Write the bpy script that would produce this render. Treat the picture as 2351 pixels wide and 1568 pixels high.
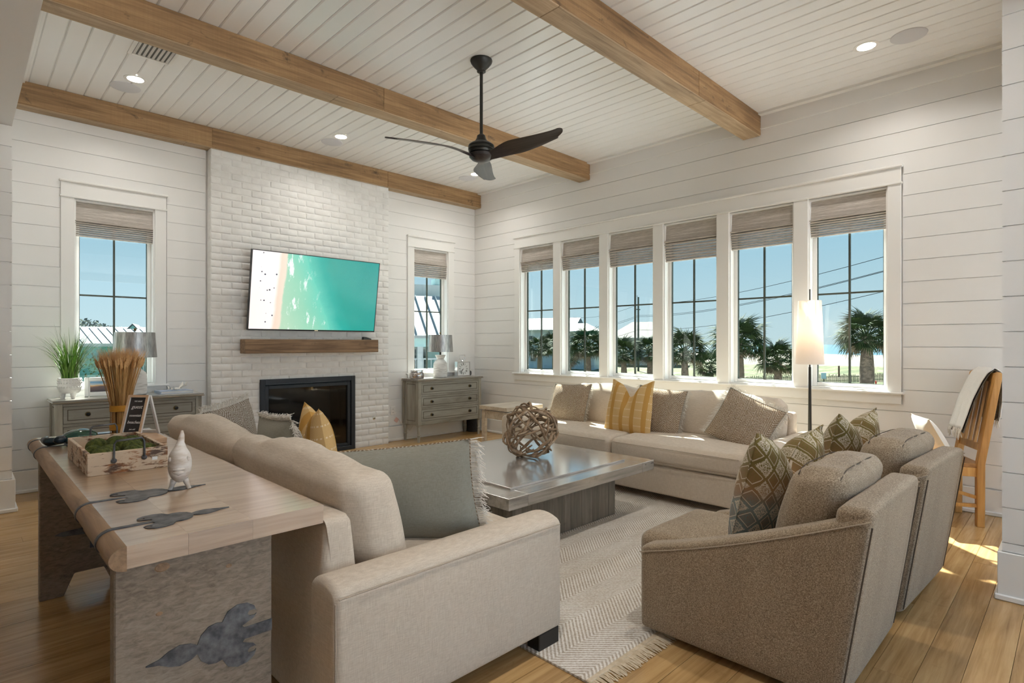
import bpy, bmesh, math, random
from mathutils import Vector, Matrix, noise
R = math.radians
random.seed(11)
SC = bpy.context.scene
for o in list(bpy.data.objects):
    bpy.data.objects.remove(o, do_unlink=True)
COL = SC.collection

# ------------------------------------------------------------------ camera
cam = bpy.data.cameras.new('camera'); CAM = bpy.data.objects.new('camera', cam); COL.objects.link(CAM)
CAM.location = (-5.751, -6.664, 1.34); CAM.rotation_euler = (R(90), 0, R(-44.6))
cam.sensor_width = 36; cam.lens = 1290 * 36 / 2351; cam.shift_y = 5 / 2351; cam.clip_end = 3000; cam.clip_start = .05
SC.camera = CAM
# ------------------------------------------------------------------ sky, sun, exposure
W = bpy.data.worlds.new('sky'); SC.world = W; W.use_nodes = True
wn = W.node_tree.nodes; wl = W.node_tree.links; wn.clear()
tc = wn.new('ShaderNodeTexCoord'); sx = wn.new('ShaderNodeSeparateXYZ'); rp = wn.new('ShaderNodeValToRGB')
bg = wn.new('ShaderNodeBackground'); wo = wn.new('ShaderNodeOutputWorld')
wl.new(tc.outputs['Generated'], sx.inputs[0]); wl.new(sx.outputs[2], rp.inputs[0]); wl.new(rp.outputs[0], bg.inputs[0]); wl.new(bg.outputs[0], wo.inputs[0])
el = rp.color_ramp.elements
el[0].position = 0.0; el[0].color = (.72, .90, 1.04, 1)
el[1].position = 1.0; el[1].color = (.19, .48, .94, 1)
e = el.new(.07); e.color = (.63, .85, 1.04, 1)
e = el.new(.22); e.color = (.39, .70, .99, 1)
e = el.new(.5); e.color = (.27, .60, .99, 1)
bg.inputs[1].default_value = 1.55
sun = bpy.data.lights.new('sun', 'SUN'); SUN = bpy.data.objects.new('sun', sun); COL.objects.link(SUN)
sun.energy = 52; sun.angle = R(.6); sun.color = (1, .985, .975)
d = Vector((-.70 * math.cos(R(44)), -.714 * math.cos(R(44)), -math.sin(R(44))))
SUN.rotation_euler = d.to_track_quat('-Z', 'Y').to_euler()
SUN.location = (10, 10, 12)
SC.view_settings.view_transform = 'Standard'; SC.view_settings.look = 'None'
SC.view_settings.gamma = 1; SC.view_settings.use_curve_mapping = False
SC.view_settings.exposure = 0.88
SC.cycles.diffuse_bounces = 9; SC.cycles.max_bounces = 14; SC.cycles.transparent_max_bounces = 16; SC.cycles.sample_clamp_indirect = 6
GT = (.52, .54, .515)          # window glass transmission, per surface


def portal(loc, rot, sx_, sy_):
    l = bpy.data.lights.new('portal', 'AREA'); l.shape = 'RECTANGLE'; l.size = sx_; l.size_y = sy_
    l.cycles.is_portal = True
    o = bpy.data.objects.new('daylight_portal', l); COL.objects.link(o); o.location = loc; o.rotation_euler = rot


portal((-2.5, -10.35, 1.45), (R(90), 0, 0), 4.9, 2.9)

# ------------------------------------------------------------------ materials
MATS = {}


def newmat(name):
    m = bpy.data.materials.new(name); m.use_nodes = True
    nt = m.node_tree; b = nt.nodes['Principled BSDF']; MATS[name] = m
    return m, nt, b


def nd(nt, t, ins=None, **pr):
    n = nt.nodes.new(t)
    for k, v in pr.items(): setattr(n, k, v)
    for k, v in (ins or {}).items():
        s = n.inputs[k]
        if hasattr(v, 'is_output'): nt.links.new(v, s)
        else: s.default_value = v
    return n


def mth(nt, op, a, b=0.0, c=0.0):
    n = nd(nt, 'ShaderNodeMath', {0: a, 1: b, 2: c}, operation=op); return n.outputs[0]


def mixc(nt, f, a, b, blend='MIX'):
    n = nd(nt, 'ShaderNodeMix', data_type='RGBA', blend_type=blend)
    for i, v in ((0, f), (6, a), (7, b)):
        if hasattr(v, 'is_output'): nt.links.new(v, n.inputs[i])
        else: n.inputs[i].default_value = v if i == 0 else tuple(v)[:3] + (1,)
    return n.outputs[2]


def ramp(nt, fac, stops, interp='LINEAR'):
    n = nd(nt, 'ShaderNodeValToRGB', {0: fac}); e = n.color_ramp.elements; n.color_ramp.interpolation = interp
    while len(e) > 1: e.remove(e[-1])
    e[0].position = stops[0][0]; e[0].color = tuple(stops[0][1]) + (1,)
    for p, c in stops[1:]:
        q = e.new(p); q.color = tuple(c) + (1,)
    return n.outputs[0]


def coords(nt, scale=(1, 1, 1), rnd=0.0, rot=(0, 0, 0), src='Object'):
    t = nd(nt, 'ShaderNodeTexCoord'); v = t.outputs[src]
    if rnd:
        oi = nd(nt, 'ShaderNodeObjectInfo')
        s = mth(nt, 'MULTIPLY', oi.outputs['Random'], rnd)
        v = nd(nt, 'ShaderNodeVectorMath', {0: v, 1: s}, operation='ADD').outputs[0]
    return nd(nt, 'ShaderNodeMapping', {'Vector': v, 'Scale': scale, 'Rotation': rot}).outputs[0]


def noi(nt, vec, scale, detail=4, rough=.55, dist=0.0):
    return nd(nt, 'ShaderNodeTexNoise', {'Vector': vec, 'Scale': scale, 'Detail': detail, 'Roughness': rough, 'Distortion': dist}).outputs[0]


def bump(nt, b, h, strength=.3, dist=.01):
    n = nd(nt, 'ShaderNodeBump', {'Height': h, 'Strength': strength, 'Distance': dist})
    nt.links.new(n.outputs[0], b.inputs['Normal'])


def setc(nt, b, c):
    if hasattr(c, 'is_output'): nt.links.new(c, b.inputs['Base Color'])
    else: b.inputs['Base Color'].default_value = tuple(c) + (1,)


def M(name, c1, c2=None, sc=(8, 8, 8), rough=.5, metal=0.0, bmp=0.0, bdist=.004, lo=.35, hi=.65, rnd=0.0, detail=4, spec=.5, src='Object', sheen=0.0):
    m, nt, b = newmat(name)
    b.inputs['Roughness'].default_value = rough; b.inputs['Metallic'].default_value = metal
    b.inputs['Specular IOR Level'].default_value = spec
    if sheen: b.inputs['Sheen Weight'].default_value = sheen
    if c2 is None: setc(nt, b, c1); return m
    f = noi(nt, coords(nt, sc, rnd, src=src), 1.0, detail)
    setc(nt, b, ramp(nt, f, [(lo, c1), (hi, c2)]))
    if bmp: bump(nt, b, f, bmp, bdist)
    return m


def wood(name, dark, mid, light, axis=0, grain=40., stretch=.06, rough=.45, rnd=20., bmp=.15, stain=0.0, stainc=(.05, .04, .03), saw=0.0, spec=.5):
    """grain runs along `axis` of the object"""
    m, nt, b = newmat(name)
    b.inputs['Roughness'].default_value = rough; b.inputs['Specular IOR Level'].default_value = spec
    sc = [grain] * 3; sc[axis] = grain * stretch
    v = coords(nt, tuple(sc), rnd)
    g = noi(nt, v, 1.0, 6, .65, .6)
    s2 = [3.2] * 3; s2[axis] = .8
    g2 = noi(nt, coords(nt, tuple(s2), rnd), 1.0, 3, .5, .8)
    s = mth(nt, 'ADD', mth(nt, 'MULTIPLY', g, .62), mth(nt, 'MULTIPLY', g2, .38))
    c = ramp(nt, s, [(.34, dark), (.5, mid), (.66, light)])
    h = g
    if saw:
        s3 = [2., 2., 2.]; s3[axis] = 70.
        f = noi(nt, coords(nt, tuple(s3), rnd), 1.0, 2)
        c = mixc(nt, mth(nt, 'MULTIPLY', f, saw), c, tuple(x * .55 for x in mid))
        h = f
    if stain:
        f = noi(nt, coords(nt, (5, 5, 7), rnd * 1.7), 1.0, 5, .7, .5)
        f = ramp(nt, f, [(.60, (0, 0, 0)), (.72, (1, 1, 1))])
        c = mixc(nt, mth(nt, 'MULTIPLY', f, stain), c, stainc)
    setc(nt, b, c)
    if bmp: bump(nt, b, h, bmp, .003)
    return m


def weave(name, c1, c2, freq=500., rough=.9, bmp=.25, contrast=.5, sheen=.15, blot=.12):
    """plain woven cloth: two crossed thread frequencies broken up with noise"""
    m, nt, b = newmat(name)
    b.inputs['Roughness'].default_value = rough; b.inputs['Specular IOR Level'].default_value = .15
    b.inputs['Sheen Weight'].default_value = sheen
    a = noi(nt, coords(nt, (freq, freq, freq * .08)), 1.0, 2)
    k = noi(nt, coords(nt, (freq * .08, freq * .08, freq)), 1.0, 2)
    big = noi(nt, coords(nt, (6, 6, 6)), 1.0, 3)
    f = mth(nt, 'ADD', mth(nt, 'MULTIPLY', mth(nt, 'ADD', a, k), .5), mth(nt, 'MULTIPLY', mth(nt, 'SUBTRACT', big, .5), blot))
    w = .5 * (1 - contrast) * .4 + .02
    setc(nt, b, ramp(nt, f, [(.5 - .14, c1), (.5 + .14, c2)]))
    bump(nt, b, f, bmp, .002)
    return m


WHITE = M('wall paint', (.80, .795, .785), rough=.42)
CEIL = M('ceiling paint', (.86, .86, .855), rough=.26)
TRIM = M('trim paint', (.83, .825, .81), rough=.35)
DRY = M('drywall paint', (.72, .705, .69), rough=.7)
BRICKM = M('painted brick', (.80, .795, .78), (.72, .71, .695), (9, 9, 9), rough=.55, bmp=.35, bdist=.006, rnd=30)
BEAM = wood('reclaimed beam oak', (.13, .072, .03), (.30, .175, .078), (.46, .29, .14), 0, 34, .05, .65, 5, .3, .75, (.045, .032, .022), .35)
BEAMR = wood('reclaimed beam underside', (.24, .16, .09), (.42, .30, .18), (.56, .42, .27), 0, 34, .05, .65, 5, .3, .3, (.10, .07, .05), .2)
FLOORM = wood('oak floor', (.29, .165, .062), (.47, .285, .118), (.60, .405, .19), 0, 30, .05, .24, 40, .06, .25, (.13, .065, .022))
MANT = wood('mantel timber', (.075, .042, .022), (.215, .130, .070), (.36, .24, .14), 0, 36, .05, .7, 3, .4, .5, (.05, .03, .02))
WINF = M('window frame', (.86, .86, .85), rough=.35)
MUNT = M('dark muntin', (.055, .065, .05), rough=.45)
SHADEM, nt, b = newmat('woven shade')
b.inputs['Roughness'].default_value = .9
f1 = noi(nt, coords(nt, (14, 14, 420)), 1.0, 3, .6); f2 = noi(nt, coords(nt, (1.5, 1.5, 60)), 1.0, 2)
f = mth(nt, 'ADD', mth(nt, 'MULTIPLY', f1, .6), mth(nt, 'MULTIPLY', f2, .4))
setc(nt, b, ramp(nt, f, [(.36, (.33, .29, .255)), (.5, (.47, .43, .39)), (.64, (.66, .62, .58))])); bump(nt, b, f1, .3, .002)
GLASS, nt, b = newmat('window glass')
nt.nodes.remove(b)
t = nd(nt, 'ShaderNodeBsdfTransparent', {0: GT + (1,)}); g = nd(nt, 'ShaderNodeBsdfGlossy', {0: (.9, .95, .95, 1), 'Roughness': .01})
lw = nd(nt, 'ShaderNodeLayerWeight', {0: .5}); fc_ = mth(nt, 'ADD', mth(nt, 'MULTIPLY', mth(nt, 'POWER', lw.outputs[1], 5.0), .5), .025); mx = nd(nt, 'ShaderNodeMixShader', {0: fc_, 1: t.outputs[0], 2: g.outputs[0]})
nt.links.new(mx.outputs[0], nt.nodes['Material Output'].inputs[0])

LINEN = weave('sofa linen', (.50, .42, .335), (.64, .56, .465), 420)
LINEND = weave('sofa piping', (.34, .28, .215), (.46, .39, .31), 420)
BLACKW = M('black wood', (.012, .011, .010), rough=.4)
GREYBACK = weave('pillow backing', (.235, .225, .185), (.31, .30, .255), 600, blot=.05)
FRNG = M('cotton fringe', (.74, .71, .66), (.62, .58, .52), (60, 60, 60), rough=.95, spec=.1)
STONE = M('taupe inlay', (.30, .29, .285), (.46, .45, .44), (5, 5, 5), rough=.14, bmp=.05, detail=7, spec=1.0)
CTW = wood('grey coffee table wood', (.20, .18, .16), (.35, .325, .29), (.47, .44, .40), 0, 26, .07, .2, 15, .25, .35, (.08, .065, .055), 0.0, 1.0)
CTV = wood('grey coffee table base', (.115, .10, .078), (.205, .18, .145), (.30, .27, .225), 2, 26, .07, .55, 15, .25, .3, (.07, .06, .05))
CONS = wood('console elm top', (.25, .145, .075), (.38, .245, .14), (.48, .335, .21), 0, 30, .06, .33, 7, .12, .25, (.2, .11, .06))
CONEDGE = wood('console elm edge', (.13, .075, .035), (.27, .16, .08), (.38, .245, .14), 1, 30, .06, .5, 7, .3, .4, (.06, .04, .03))
CONLEG = wood('console weathered leg', (.13, .095, .065), (.235, .185, .137), (.31, .255, .20), 0, 95, .35, .7, 7, .4, .6, (.06, .042, .03))
IRON = M('blackened iron', (.065, .065, .07), (.17, .17, .175), (30, 30, 30), rough=.5, metal=.7, bmp=.3)
GREYP = wood('grey distressed paint', (.16, .145, .12), (.27, .26, .225), (.34, .33, .295), 0, 16, .12, .5, 9, .15, .35, (.14, .10, .065))
GREYV = wood('grey distressed paint upright', (.19, .17, .135), (.30, .285, .24), (.38, .365, .32), 2, 16, .12, .5, 9, .15, .35, (.14, .10, .065))
GREYT = wood('grey waxed top', (.17, .145, .115), (.27, .245, .21), (.36, .335, .295), 0, 22, .08, .28, 9, .08, .3, (.15, .11, .075))
GROOVE = M('dark groove brown', (.075, .055, .038), rough=.7)  # dark brown strips for panel grooves, drawer gaps and chair seams
KNOB = M('dark bronze', (.02, .018, .015), rough=.3, metal=.6)
BRASS = M('aged brass', (.20, .145, .07), rough=.4, metal=.9)
SILV, nt, b = newmat('silver leaf shade')
b.inputs['Metallic'].default_value = .85; b.inputs['Roughness'].default_value = .38
f = noi(nt, coords(nt, (60, 60, 9)), 1.0, 5, .6); setc(nt, b, ramp(nt, f, [(.35, (.28, .28, .28)), (.65, (.52, .52, .52))])); bump(nt, b, f, .15, .002)
CERAM = M('whitewashed ceramic', (.78, .77, .75), (.50, .48, .45), (9, 9, 60), rough=.6, bmp=.6, bdist=.006, lo=.45, hi=.75)
POTM = M('white stoneware', (.72, .71, .69), (.52, .50, .48), (14, 14, 40), rough=.6, bmp=.3, lo=.5, hi=.75)
PAPER = M('paper white', (.80, .80, .79), rough=.6)
FRAMEW = M('white frame', (.80, .795, .78), rough=.4)
BLUEB = M('pale blue cover', (.42, .50, .64), rough=.5)
CHROME = M('chrome', (.75, .75, .76), rough=.12, metal=1)
SHELL = M('shell', (.85, .82, .76), (.70, .62, .52), (25, 25, 25), rough=.45, bmp=.4, lo=.45, hi=.75)
GRASSM = M('grass blade', (.035, .12, .015), (.16, .30, .04), (30, 30, 6), rough=.45)
GRASSD = M('grass blade tip', (.05, .075, .02), (.13, .15, .05), (30, 30, 6), rough=.5)
WHEAT = M('wheat stalk', (.42, .22, .07), (.60, .37, .15), (60, 60, 3), rough=.6)
WHEATH = M('wheat ear', (.46, .24, .085), (.62, .38, .16), (120, 120, 60), rough=.7)
RIBB = M('mustard ribbon', (.50, .23, .018), (.57, .28, .03), (40, 40, 200), rough=.6)
CHALK = M('chalkboard', (.028, .022, .019), (.05, .042, .037), (6, 6, 6), rough=.8)
CHALKT = M('chalk', (.75, .72, .68), rough=.9)
RAWW = wood('raw pine', (.45, .27, .15), (.58, .38, .235), (.68, .48, .32), 0, 30, .06, .6, 9, .1)
WASHW = M('whitewashed wood', (.74, .72, .70), (.62, .59, .56), (20, 20, 4), rough=.55)
TRAYM, nt, b = newmat('chippy tray paint')
b.inputs['Roughness'].default_value = .7
f = noi(nt, coords(nt, (16, 16, 60), 9), 1.0, 6, .72, .4); f2 = noi(nt, coords(nt, (9, 9, 9), 9), 1.0, 3)
c = ramp(nt, f2, [(.4, (.055, .028, .016)), (.52, (.30, .11, .03)), (.62, (.10, .06, .04))])
f3 = mth(nt, 'ADD', mth(nt, 'MULTIPLY', f, .7), mth(nt, 'MULTIPLY', f2, .3))
setc(nt, b, mixc(nt, ramp(nt, f3, [(.50, (0, 0, 0)), (.56, (1, 1, 1))]), (.60, .47, .34), c)); bump(nt, b, f3, .4, .003)
MOSS = M('moss', (.025, .04, .006), (.12, .14, .025), (60, 60, 60), rough=1, bmp=1.0, bdist=.012, detail=8)
TURT = M('green glaze', (.012, .055, .045), (.03, .10, .06), (14, 14, 14), rough=.08)
TURB = M('dark blue glaze', (.006, .018, .03), rough=.2)
FISHM = M('whitewashed carved wood', (.66, .62, .58), (.42, .33, .25), (14, 14, 45), rough=.75, bmp=.5, lo=.42, hi=.72)
VINE = wood('grapevine', (.14, .085, .045), (.30, .20, .12), (.48, .38, .28), 0, 30, .5, .8, 3, .4)
ENDT = wood('bleached oak', (.36, .29, .21), (.52, .44, .34), (.64, .57, .47), 0, 26, .07, .4, 9, .1)
PINE = wood('honey pine', (.30, .135, .03), (.47, .235, .06), (.58, .33, .11), 2, 22, .08, .42, 9, .1, .3, (.18, .07, .02))
FANM = M('fan bronze', (.035, .034, .030), rough=.45, metal=.4)
BLADEM = wood('fan walnut blade', (.012, .009, .009), (.032, .024, .023), (.055, .042, .038), 0, 60, .04, .36, 3, .1)
GRILLE = M('speaker grille', (.60, .60, .625), rough=.8)
LAMPON, nt, b = newmat('lit lens'); setc(nt, b, (1, .95, .85)); b.inputs['Emission Color'].default_value = (1, .93, .80, 1); b.inputs['Emission Strength'].default_value = 9
VENTD = M('duct dark', (.14, .14, .135), rough=.8)
FPBLK = M('fireplace black steel', (.022, .026, .033), rough=.42, metal=.3)
FPIN = M('firebox', (.010, .010, .011), rough=.6)
LOGM = M('ceramic log', (.20, .145, .10), (.05, .036, .028), (12, 12, 30), rough=.95, bmp=.8, bdist=.01)
FPGL, nt, b = newmat('fireplace glass'); nt.nodes.remove(b)
t = nd(nt, 'ShaderNodeBsdfTransparent', {0: (.72, .72, .72, 1)}); g = nd(nt, 'ShaderNodeBsdfGlossy', {0: (.9, .9, .9, 1), 'Roughness': .04})
lw = nd(nt, 'ShaderNodeLayerWeight', {0: .5}); fc_ = mth(nt, 'ADD', mth(nt, 'MULTIPLY', mth(nt, 'POWER', lw.outputs[1], 5.0), .6), .04); mx = nd(nt, 'ShaderNodeMixShader', {0: fc_, 1: t.outputs[0], 2: g.outputs[0]})
nt.links.new(mx.outputs[0], nt.nodes['Material Output'].inputs[0])
TVBLK = M('tv bezel', (.008, .009, .010), rough=.3)
PLAST = M('white plastic', (.80, .79, .77), rough=.4)
PINK = M('pink paper', (.75, .50, .44), rough=.8)
BLKPL = M('black fabric plastic', (.02, .021, .021), (.035, .036, .036), (200, 200, 20), rough=.7)
LSHADE, nt, b = newmat('linen drum shade'); nt.nodes.remove(b)
dif = nd(nt, 'ShaderNodeBsdfDiffuse', {0: (.86, .84, .82, 1)}); tr = nd(nt, 'ShaderNodeBsdfTranslucent', {0: (.84, .80, .77, 1)})
mx = nd(nt, 'ShaderNodeMixShader', {0: .45, 1: dif.outputs[0], 2: tr.outputs[0]}); nt.links.new(mx.outputs[0], nt.nodes['Material Output'].inputs[0])
TOWEL = weave('white cotton throw', (.68, .665, .64), (.78, .77, .75), 700, blot=.05)
THROWB = weave('brown woven throw', (.06, .05, .04), (.20, .17, .13), 300)
CREAM = weave('cream cotton', (.66, .61, .53), (.74, .70, .63), 700, blot=.04)
RUGF = M('rug fringe', (.66, .56, .42), (.52, .42, .29), (40, 40, 40), rough=.95, spec=.1)

for m_, ci, cr in ((STONE, 2.3, .16), (CTW, 2.3, .22), (CONS, 1.7, .22), (GREYT, 1.8, .2)):
    b = m_.node_tree.nodes['Principled BSDF']; b.inputs['Coat Weight'].default_value = 1; b.inputs['Coat IOR'].default_value = ci; b.inputs['Coat Roughness'].default_value = cr
# tweed of the swivel chairs
TWEED, nt, b = newmat('grey brown tweed')
b.inputs['Roughness'].default_value = .95; b.inputs['Specular IOR Level'].default_value = .15; b.inputs['Sheen Weight'].default_value = .25
n1 = noi(nt, coords(nt, (620, 620, 170), 0, (0, 0, R(20))), 1.0, 2); n3 = noi(nt, coords(nt, (170, 170, 620)), 1.0, 2); n2 = noi(nt, coords(nt, (5, 5, .8)), 1.0, 2)
f = mth(nt, 'ADD', mth(nt, 'MULTIPLY', mth(nt, 'ADD', n1, n3), .5), mth(nt, 'MULTIPLY', mth(nt, 'SUBTRACT', n2, .5), .10))
setc(nt, b, ramp(nt, f, [(.36, (.115, .08, .05)), (.5, (.27, .205, .138)), (.62, (.50, .41, .305))])); bump(nt, b, f, .4, .003)

# herringbone on fringed pillows (local x,z)
def zigzag(nt, per, freq, a='X', bb='Z'):
    t = nd(nt, 'ShaderNodeTexCoord'); s = nd(nt, 'ShaderNodeSeparateXYZ', {0: t.outputs['Object']})
    x, z = s.outputs[a], s.outputs[bb]
    pp = mth(nt, 'PINGPONG', mth(nt, 'ADD', x, 5.0), per)
    return mth(nt, 'SINE', mth(nt, 'MULTIPLY', mth(nt, 'ADD', z, pp), freq)), t.outputs['Object']


HERR, nt, b = newmat('herringbone pillow'); b.inputs['Roughness'].default_value = .95; b.inputs['Specular IOR Level'].default_value = .1
z, ov = zigzag(nt, .055, 370.)
n1 = noi(nt, coords(nt, (150, 150, 150)), 1.0, 3); f = mth(nt, 'ADD', mth(nt, 'MULTIPLY', z, .22), n1)
setc(nt, b, ramp(nt, f, [(.22, (.17, .105, .06)), (.5, (.34, .25, .165)), (.78, (.60, .54, .46))])); bump(nt, b, f, .8, .004)
HERRG, nt, b = newmat('grey herringbone pillow'); b.inputs['Roughness'].default_value = .95; b.inputs['Specular IOR Level'].default_value = .1
z, ov = zigzag(nt, .055, 370.)
n1 = noi(nt, coords(nt, (150, 150, 150)), 1.0, 3); f = mth(nt, 'ADD', mth(nt, 'MULTIPLY', z, .22), n1)
setc(nt, b, ramp(nt, f, [(.22, (.16, .115, .08)), (.5, (.29, .25, .205)), (.78, (.52, .50, .465))])); bump(nt, b, f, .8, .004)

# mustard pillow: woven stripes and dashes
YEL, nt, b = newmat('mustard striped pillow'); b.inputs['Roughness'].default_value = .95; b.inputs['Specular IOR Level'].default_value = .1
t = nd(nt, 'ShaderNodeTexCoord'); s = nd(nt, 'ShaderNodeSeparateXYZ', {0: t.outputs['Object']}); x, z = s.outputs[0], s.outputs[2]
fx = mth(nt, 'FRACT', mth(nt, 'MULTIPLY', mth(nt, 'ADD', x, 5.0), 1 / .115))
st = mth(nt, 'LESS_THAN', fx, .36)
dz = mth(nt, 'LESS_THAN', mth(nt, 'FRACT', mth(nt, 'MULTIPLY', z, 1 / .075)), .13)
dx = mth(nt, 'LESS_THAN', mth(nt, 'FRACT', mth(nt, 'MULTIPLY', x, 1 / .012)), .5)
da = mth(nt, 'MULTIPLY', mth(nt, 'MULTIPLY', dz, dx), mth(nt, 'SUBTRACT', 1.0, st))
n1 = noi(nt, coords(nt, (300, 300, 300)), 1.0, 2)
c = mixc(nt, st, (.66, .455, .215), (.55, .31, .085)); c = mixc(nt, da, c, (.82, .70, .48)); c = mixc(nt, mth(nt, 'MULTIPLY', n1, .35), c, (.40, .22, .06))
setc(nt, b, c); bump(nt, b, n1, .3, .002)

# ikat diamonds of the chair pillows
IKAT, nt, b = newmat('diamond ikat pillow'); b.inputs['Roughness'].default_value = .9; b.inputs['Specular IOR Level'].default_value = .15; b.inputs['Sheen Weight'].default_value = .2
t = nd(nt, 'ShaderNodeTexCoord'); s = nd(nt, 'ShaderNodeSeparateXYZ', {0: t.outputs['Object']}); x, z = s.outputs[0], s.outputs[2]
u = mth(nt, 'MULTIPLY', mth(nt, 'ADD', x, 5.0), 1 / .057); w = mth(nt, 'MULTIPLY', mth(nt, 'ADD', z, 5.0), 1 / .098)
p = mth(nt, 'ADD', u, w); q = mth(nt, 'SUBTRACT', u, w)
ap = mth(nt, 'ABSOLUTE', mth(nt, 'SUBTRACT', mth(nt, 'FRACT', p), .5)); aq = mth(nt, 'ABSOLUTE', mth(nt, 'SUBTRACT', mth(nt, 'FRACT', q), .5))
edge = mth(nt, 'MAXIMUM', ap, aq)          # .5 on lattice lines
line = mth(nt, 'GREATER_THAN', edge, .44); line2 = mth(nt, 'MULTIPLY', mth(nt, 'GREATER_THAN', edge, .34), mth(nt, 'LESS_THAN', edge, .385))
par = mth(nt, 'ABSOLUTE', mth(nt, 'MODULO', mth(nt, 'SUBTRACT', mth(nt, 'FLOOR', p), mth(nt, 'FLOOR', q)), 2.0))
vor = nd(nt, 'ShaderNodeTexVoronoi', {'Vector': t.outputs['Object'], 'Scale': 110.}).outputs[0]
scroll = mth(nt, 'LESS_THAN', mth(nt, 'SINE', mth(nt, 'MULTIPLY', vor, 14.)), -.1)
n1 = noi(nt, coords(nt, (4, 4, 4)), 1.0, 2)
tone = mth(nt, 'ADD', mth(nt, 'MULTIPLY', z, 2.1), mth(nt, 'MULTIPLY', mth(nt, 'SUBTRACT', n1, .5), .5))
dk = ramp(nt, tone, [(.18, (.13, .165, .165)), (.42, (.16, .19, .18)), (.58, (.26, .155, .075)), (.78, (.15, .115, .03)), (.98, (.17, .13, .035))])
cr = (.53, .46, .36)
inner = mixc(nt, scroll, cr, dk); fill = mixc(nt, mth(nt, 'MULTIPLY', scroll, .5), dk, (.24, .12, .06))
c = mixc(nt, par, inner, fill); c = mixc(nt, line2, c, cr); c = mixc(nt, line, c, dk)
setc(nt, b, c); bump(nt, b, noi(nt, coords(nt, (300, 300, 300)), 1.0, 2), .25, .002)

# rug
RUG, nt, b = newmat('herringbone jute rug'); b.inputs['Roughness'].default_value = 1; b.inputs['Specular IOR Level'].default_value = .1
z, ov = zigzag(nt, .16, 260., 'Y', 'X')
n1 = noi(nt, coords(nt, (90, 90, 90)), 1.0, 3); n2 = noi(nt, coords(nt, (3, 9, 3)), 1.0, 3)
f = mth(nt, 'ADD', mth(nt, 'MULTIPLY', z, .2), mth(nt, 'ADD', mth(nt, 'MULTIPLY', n1, .7), mth(nt, 'MULTIPLY', n2, .3)))
setc(nt, b, ramp(nt, f, [(.25, (.40, .34, .27)), (.5, (.62, .575, .515)), (.75, (.80, .775, .735))])); bump(nt, b, f, .7, .004)

# television picture: aerial beach
TVPIC, nt, b = newmat('tv beach picture')
t = nd(nt, 'ShaderNodeTexCoord'); s = nd(nt, 'ShaderNodeSeparateXYZ', {0: t.outputs['Object']}); x, z = s.outputs[0], s.outputs[2]
n1 = noi(nt, coords(nt, (3, 3, 3)), 1.0, 4); n2 = noi(nt, coords(nt, (16, 16, 5)), 1.0, 6, .7); n3 = noi(nt, coords(nt, (60, 60, 60)), 1.0, 3)
wob = mth(nt, 'MULTIPLY', mth(nt, 'SUBTRACT', n1, .5), .10); u0 = mth(nt, 'ADD', mth(nt, 'MULTIPLY', x, .635), .5)
us = mth(nt, 'ADD', mth(nt, 'ADD', u0, mth(nt, 'MULTIPLY', z, -.04)), mth(nt, 'MULTIPLY', wob, .5)); uu = mth(nt, 'ADD', mth(nt, 'ADD', u0, mth(nt, 'MULTIPLY', z, .26)), wob)
cs = ramp(nt, us, [(0.0, (.90, .78, .74)), (.17, (.93, .82, .78)), (.195, (.82, .62, .50)), (.23, (.78, .66, .54))])
cw = ramp(nt, uu, [(.15, (.42, .62, .45)), (.36, (.27, .58, .42)), (.50, (.13, .55, .43)), (.60, (.02, .37, .31)), (.68, (.005, .30, .25)), (1.0, (.0, .26, .23))])
c = mixc(nt, ramp(nt, us, [(.228, (0, 0, 0)), (.24, (1, 1, 1))]), cs, cw)
foam = mth(nt, 'MULTIPLY', ramp(nt, n2, [(.56, (0, 0, 0)), (.63, (1, 1, 1))]), mth(nt, 'MULTIPLY', mth(nt, 'GREATER_THAN', us, .235), ramp(nt, uu, [(.36, (1, 1, 1)), (.46, (.6, .6, .6)), (.54, (0, 0, 0))])))
c = mixc(nt, foam, c, (.86, .93, .90)); c = mixc(nt, mth(nt, 'MULTIPLY', mth(nt, 'GREATER_THAN', uu, .5), mth(nt, 'MULTIPLY', n3, .25)), c, (.0, .28, .27))
vd = nd(nt, 'ShaderNodeTexVoronoi', {'Vector': t.outputs['Object'], 'Scale': 17.}); ppl = mth(nt, 'MULTIPLY', mth(nt, 'LESS_THAN', vd.outputs[0], .16), mth(nt, 'MULTIPLY', mth(nt, 'GREATER_THAN', us, .06), mth(nt, 'LESS_THAN', us, .18)))
c = mixc(nt, ppl, c, (.05, .06, .09))
setc(nt, b, (.01, .01, .01)); nt.links.new(c, b.inputs['Emission Color']); b.inputs['Emission Strength'].default_value = .68; b.inputs['Roughness'].default_value = .15
# little sunset photograph
SUNSET, nt, b = newmat('sunset photo'); b.inputs['Roughness'].default_value = .25
t = nd(nt, 'ShaderNodeTexCoord'); s = nd(nt, 'ShaderNodeSeparateXYZ', {0: t.outputs['Object']}); n1 = noi(nt, coords(nt, (9, 9, 30)), 1.0, 4)
f = mth(nt, 'ADD', mth(nt, 'MULTIPLY', s.outputs[2], 9.0), mth(nt, 'MULTIPLY', mth(nt, 'SUBTRACT', n1, .5), .35))
setc(nt, b, ramp(nt, f, [(0.0, (.07, .05, .05)), (.38, (.16, .10, .09)), (.48, (.30, .19, .13)), (.54, (.75, .42, .14)), (.62, (.62, .60, .56)), (.75, (.22, .42, .62)), (1, (.05, .25, .48))]))
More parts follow.
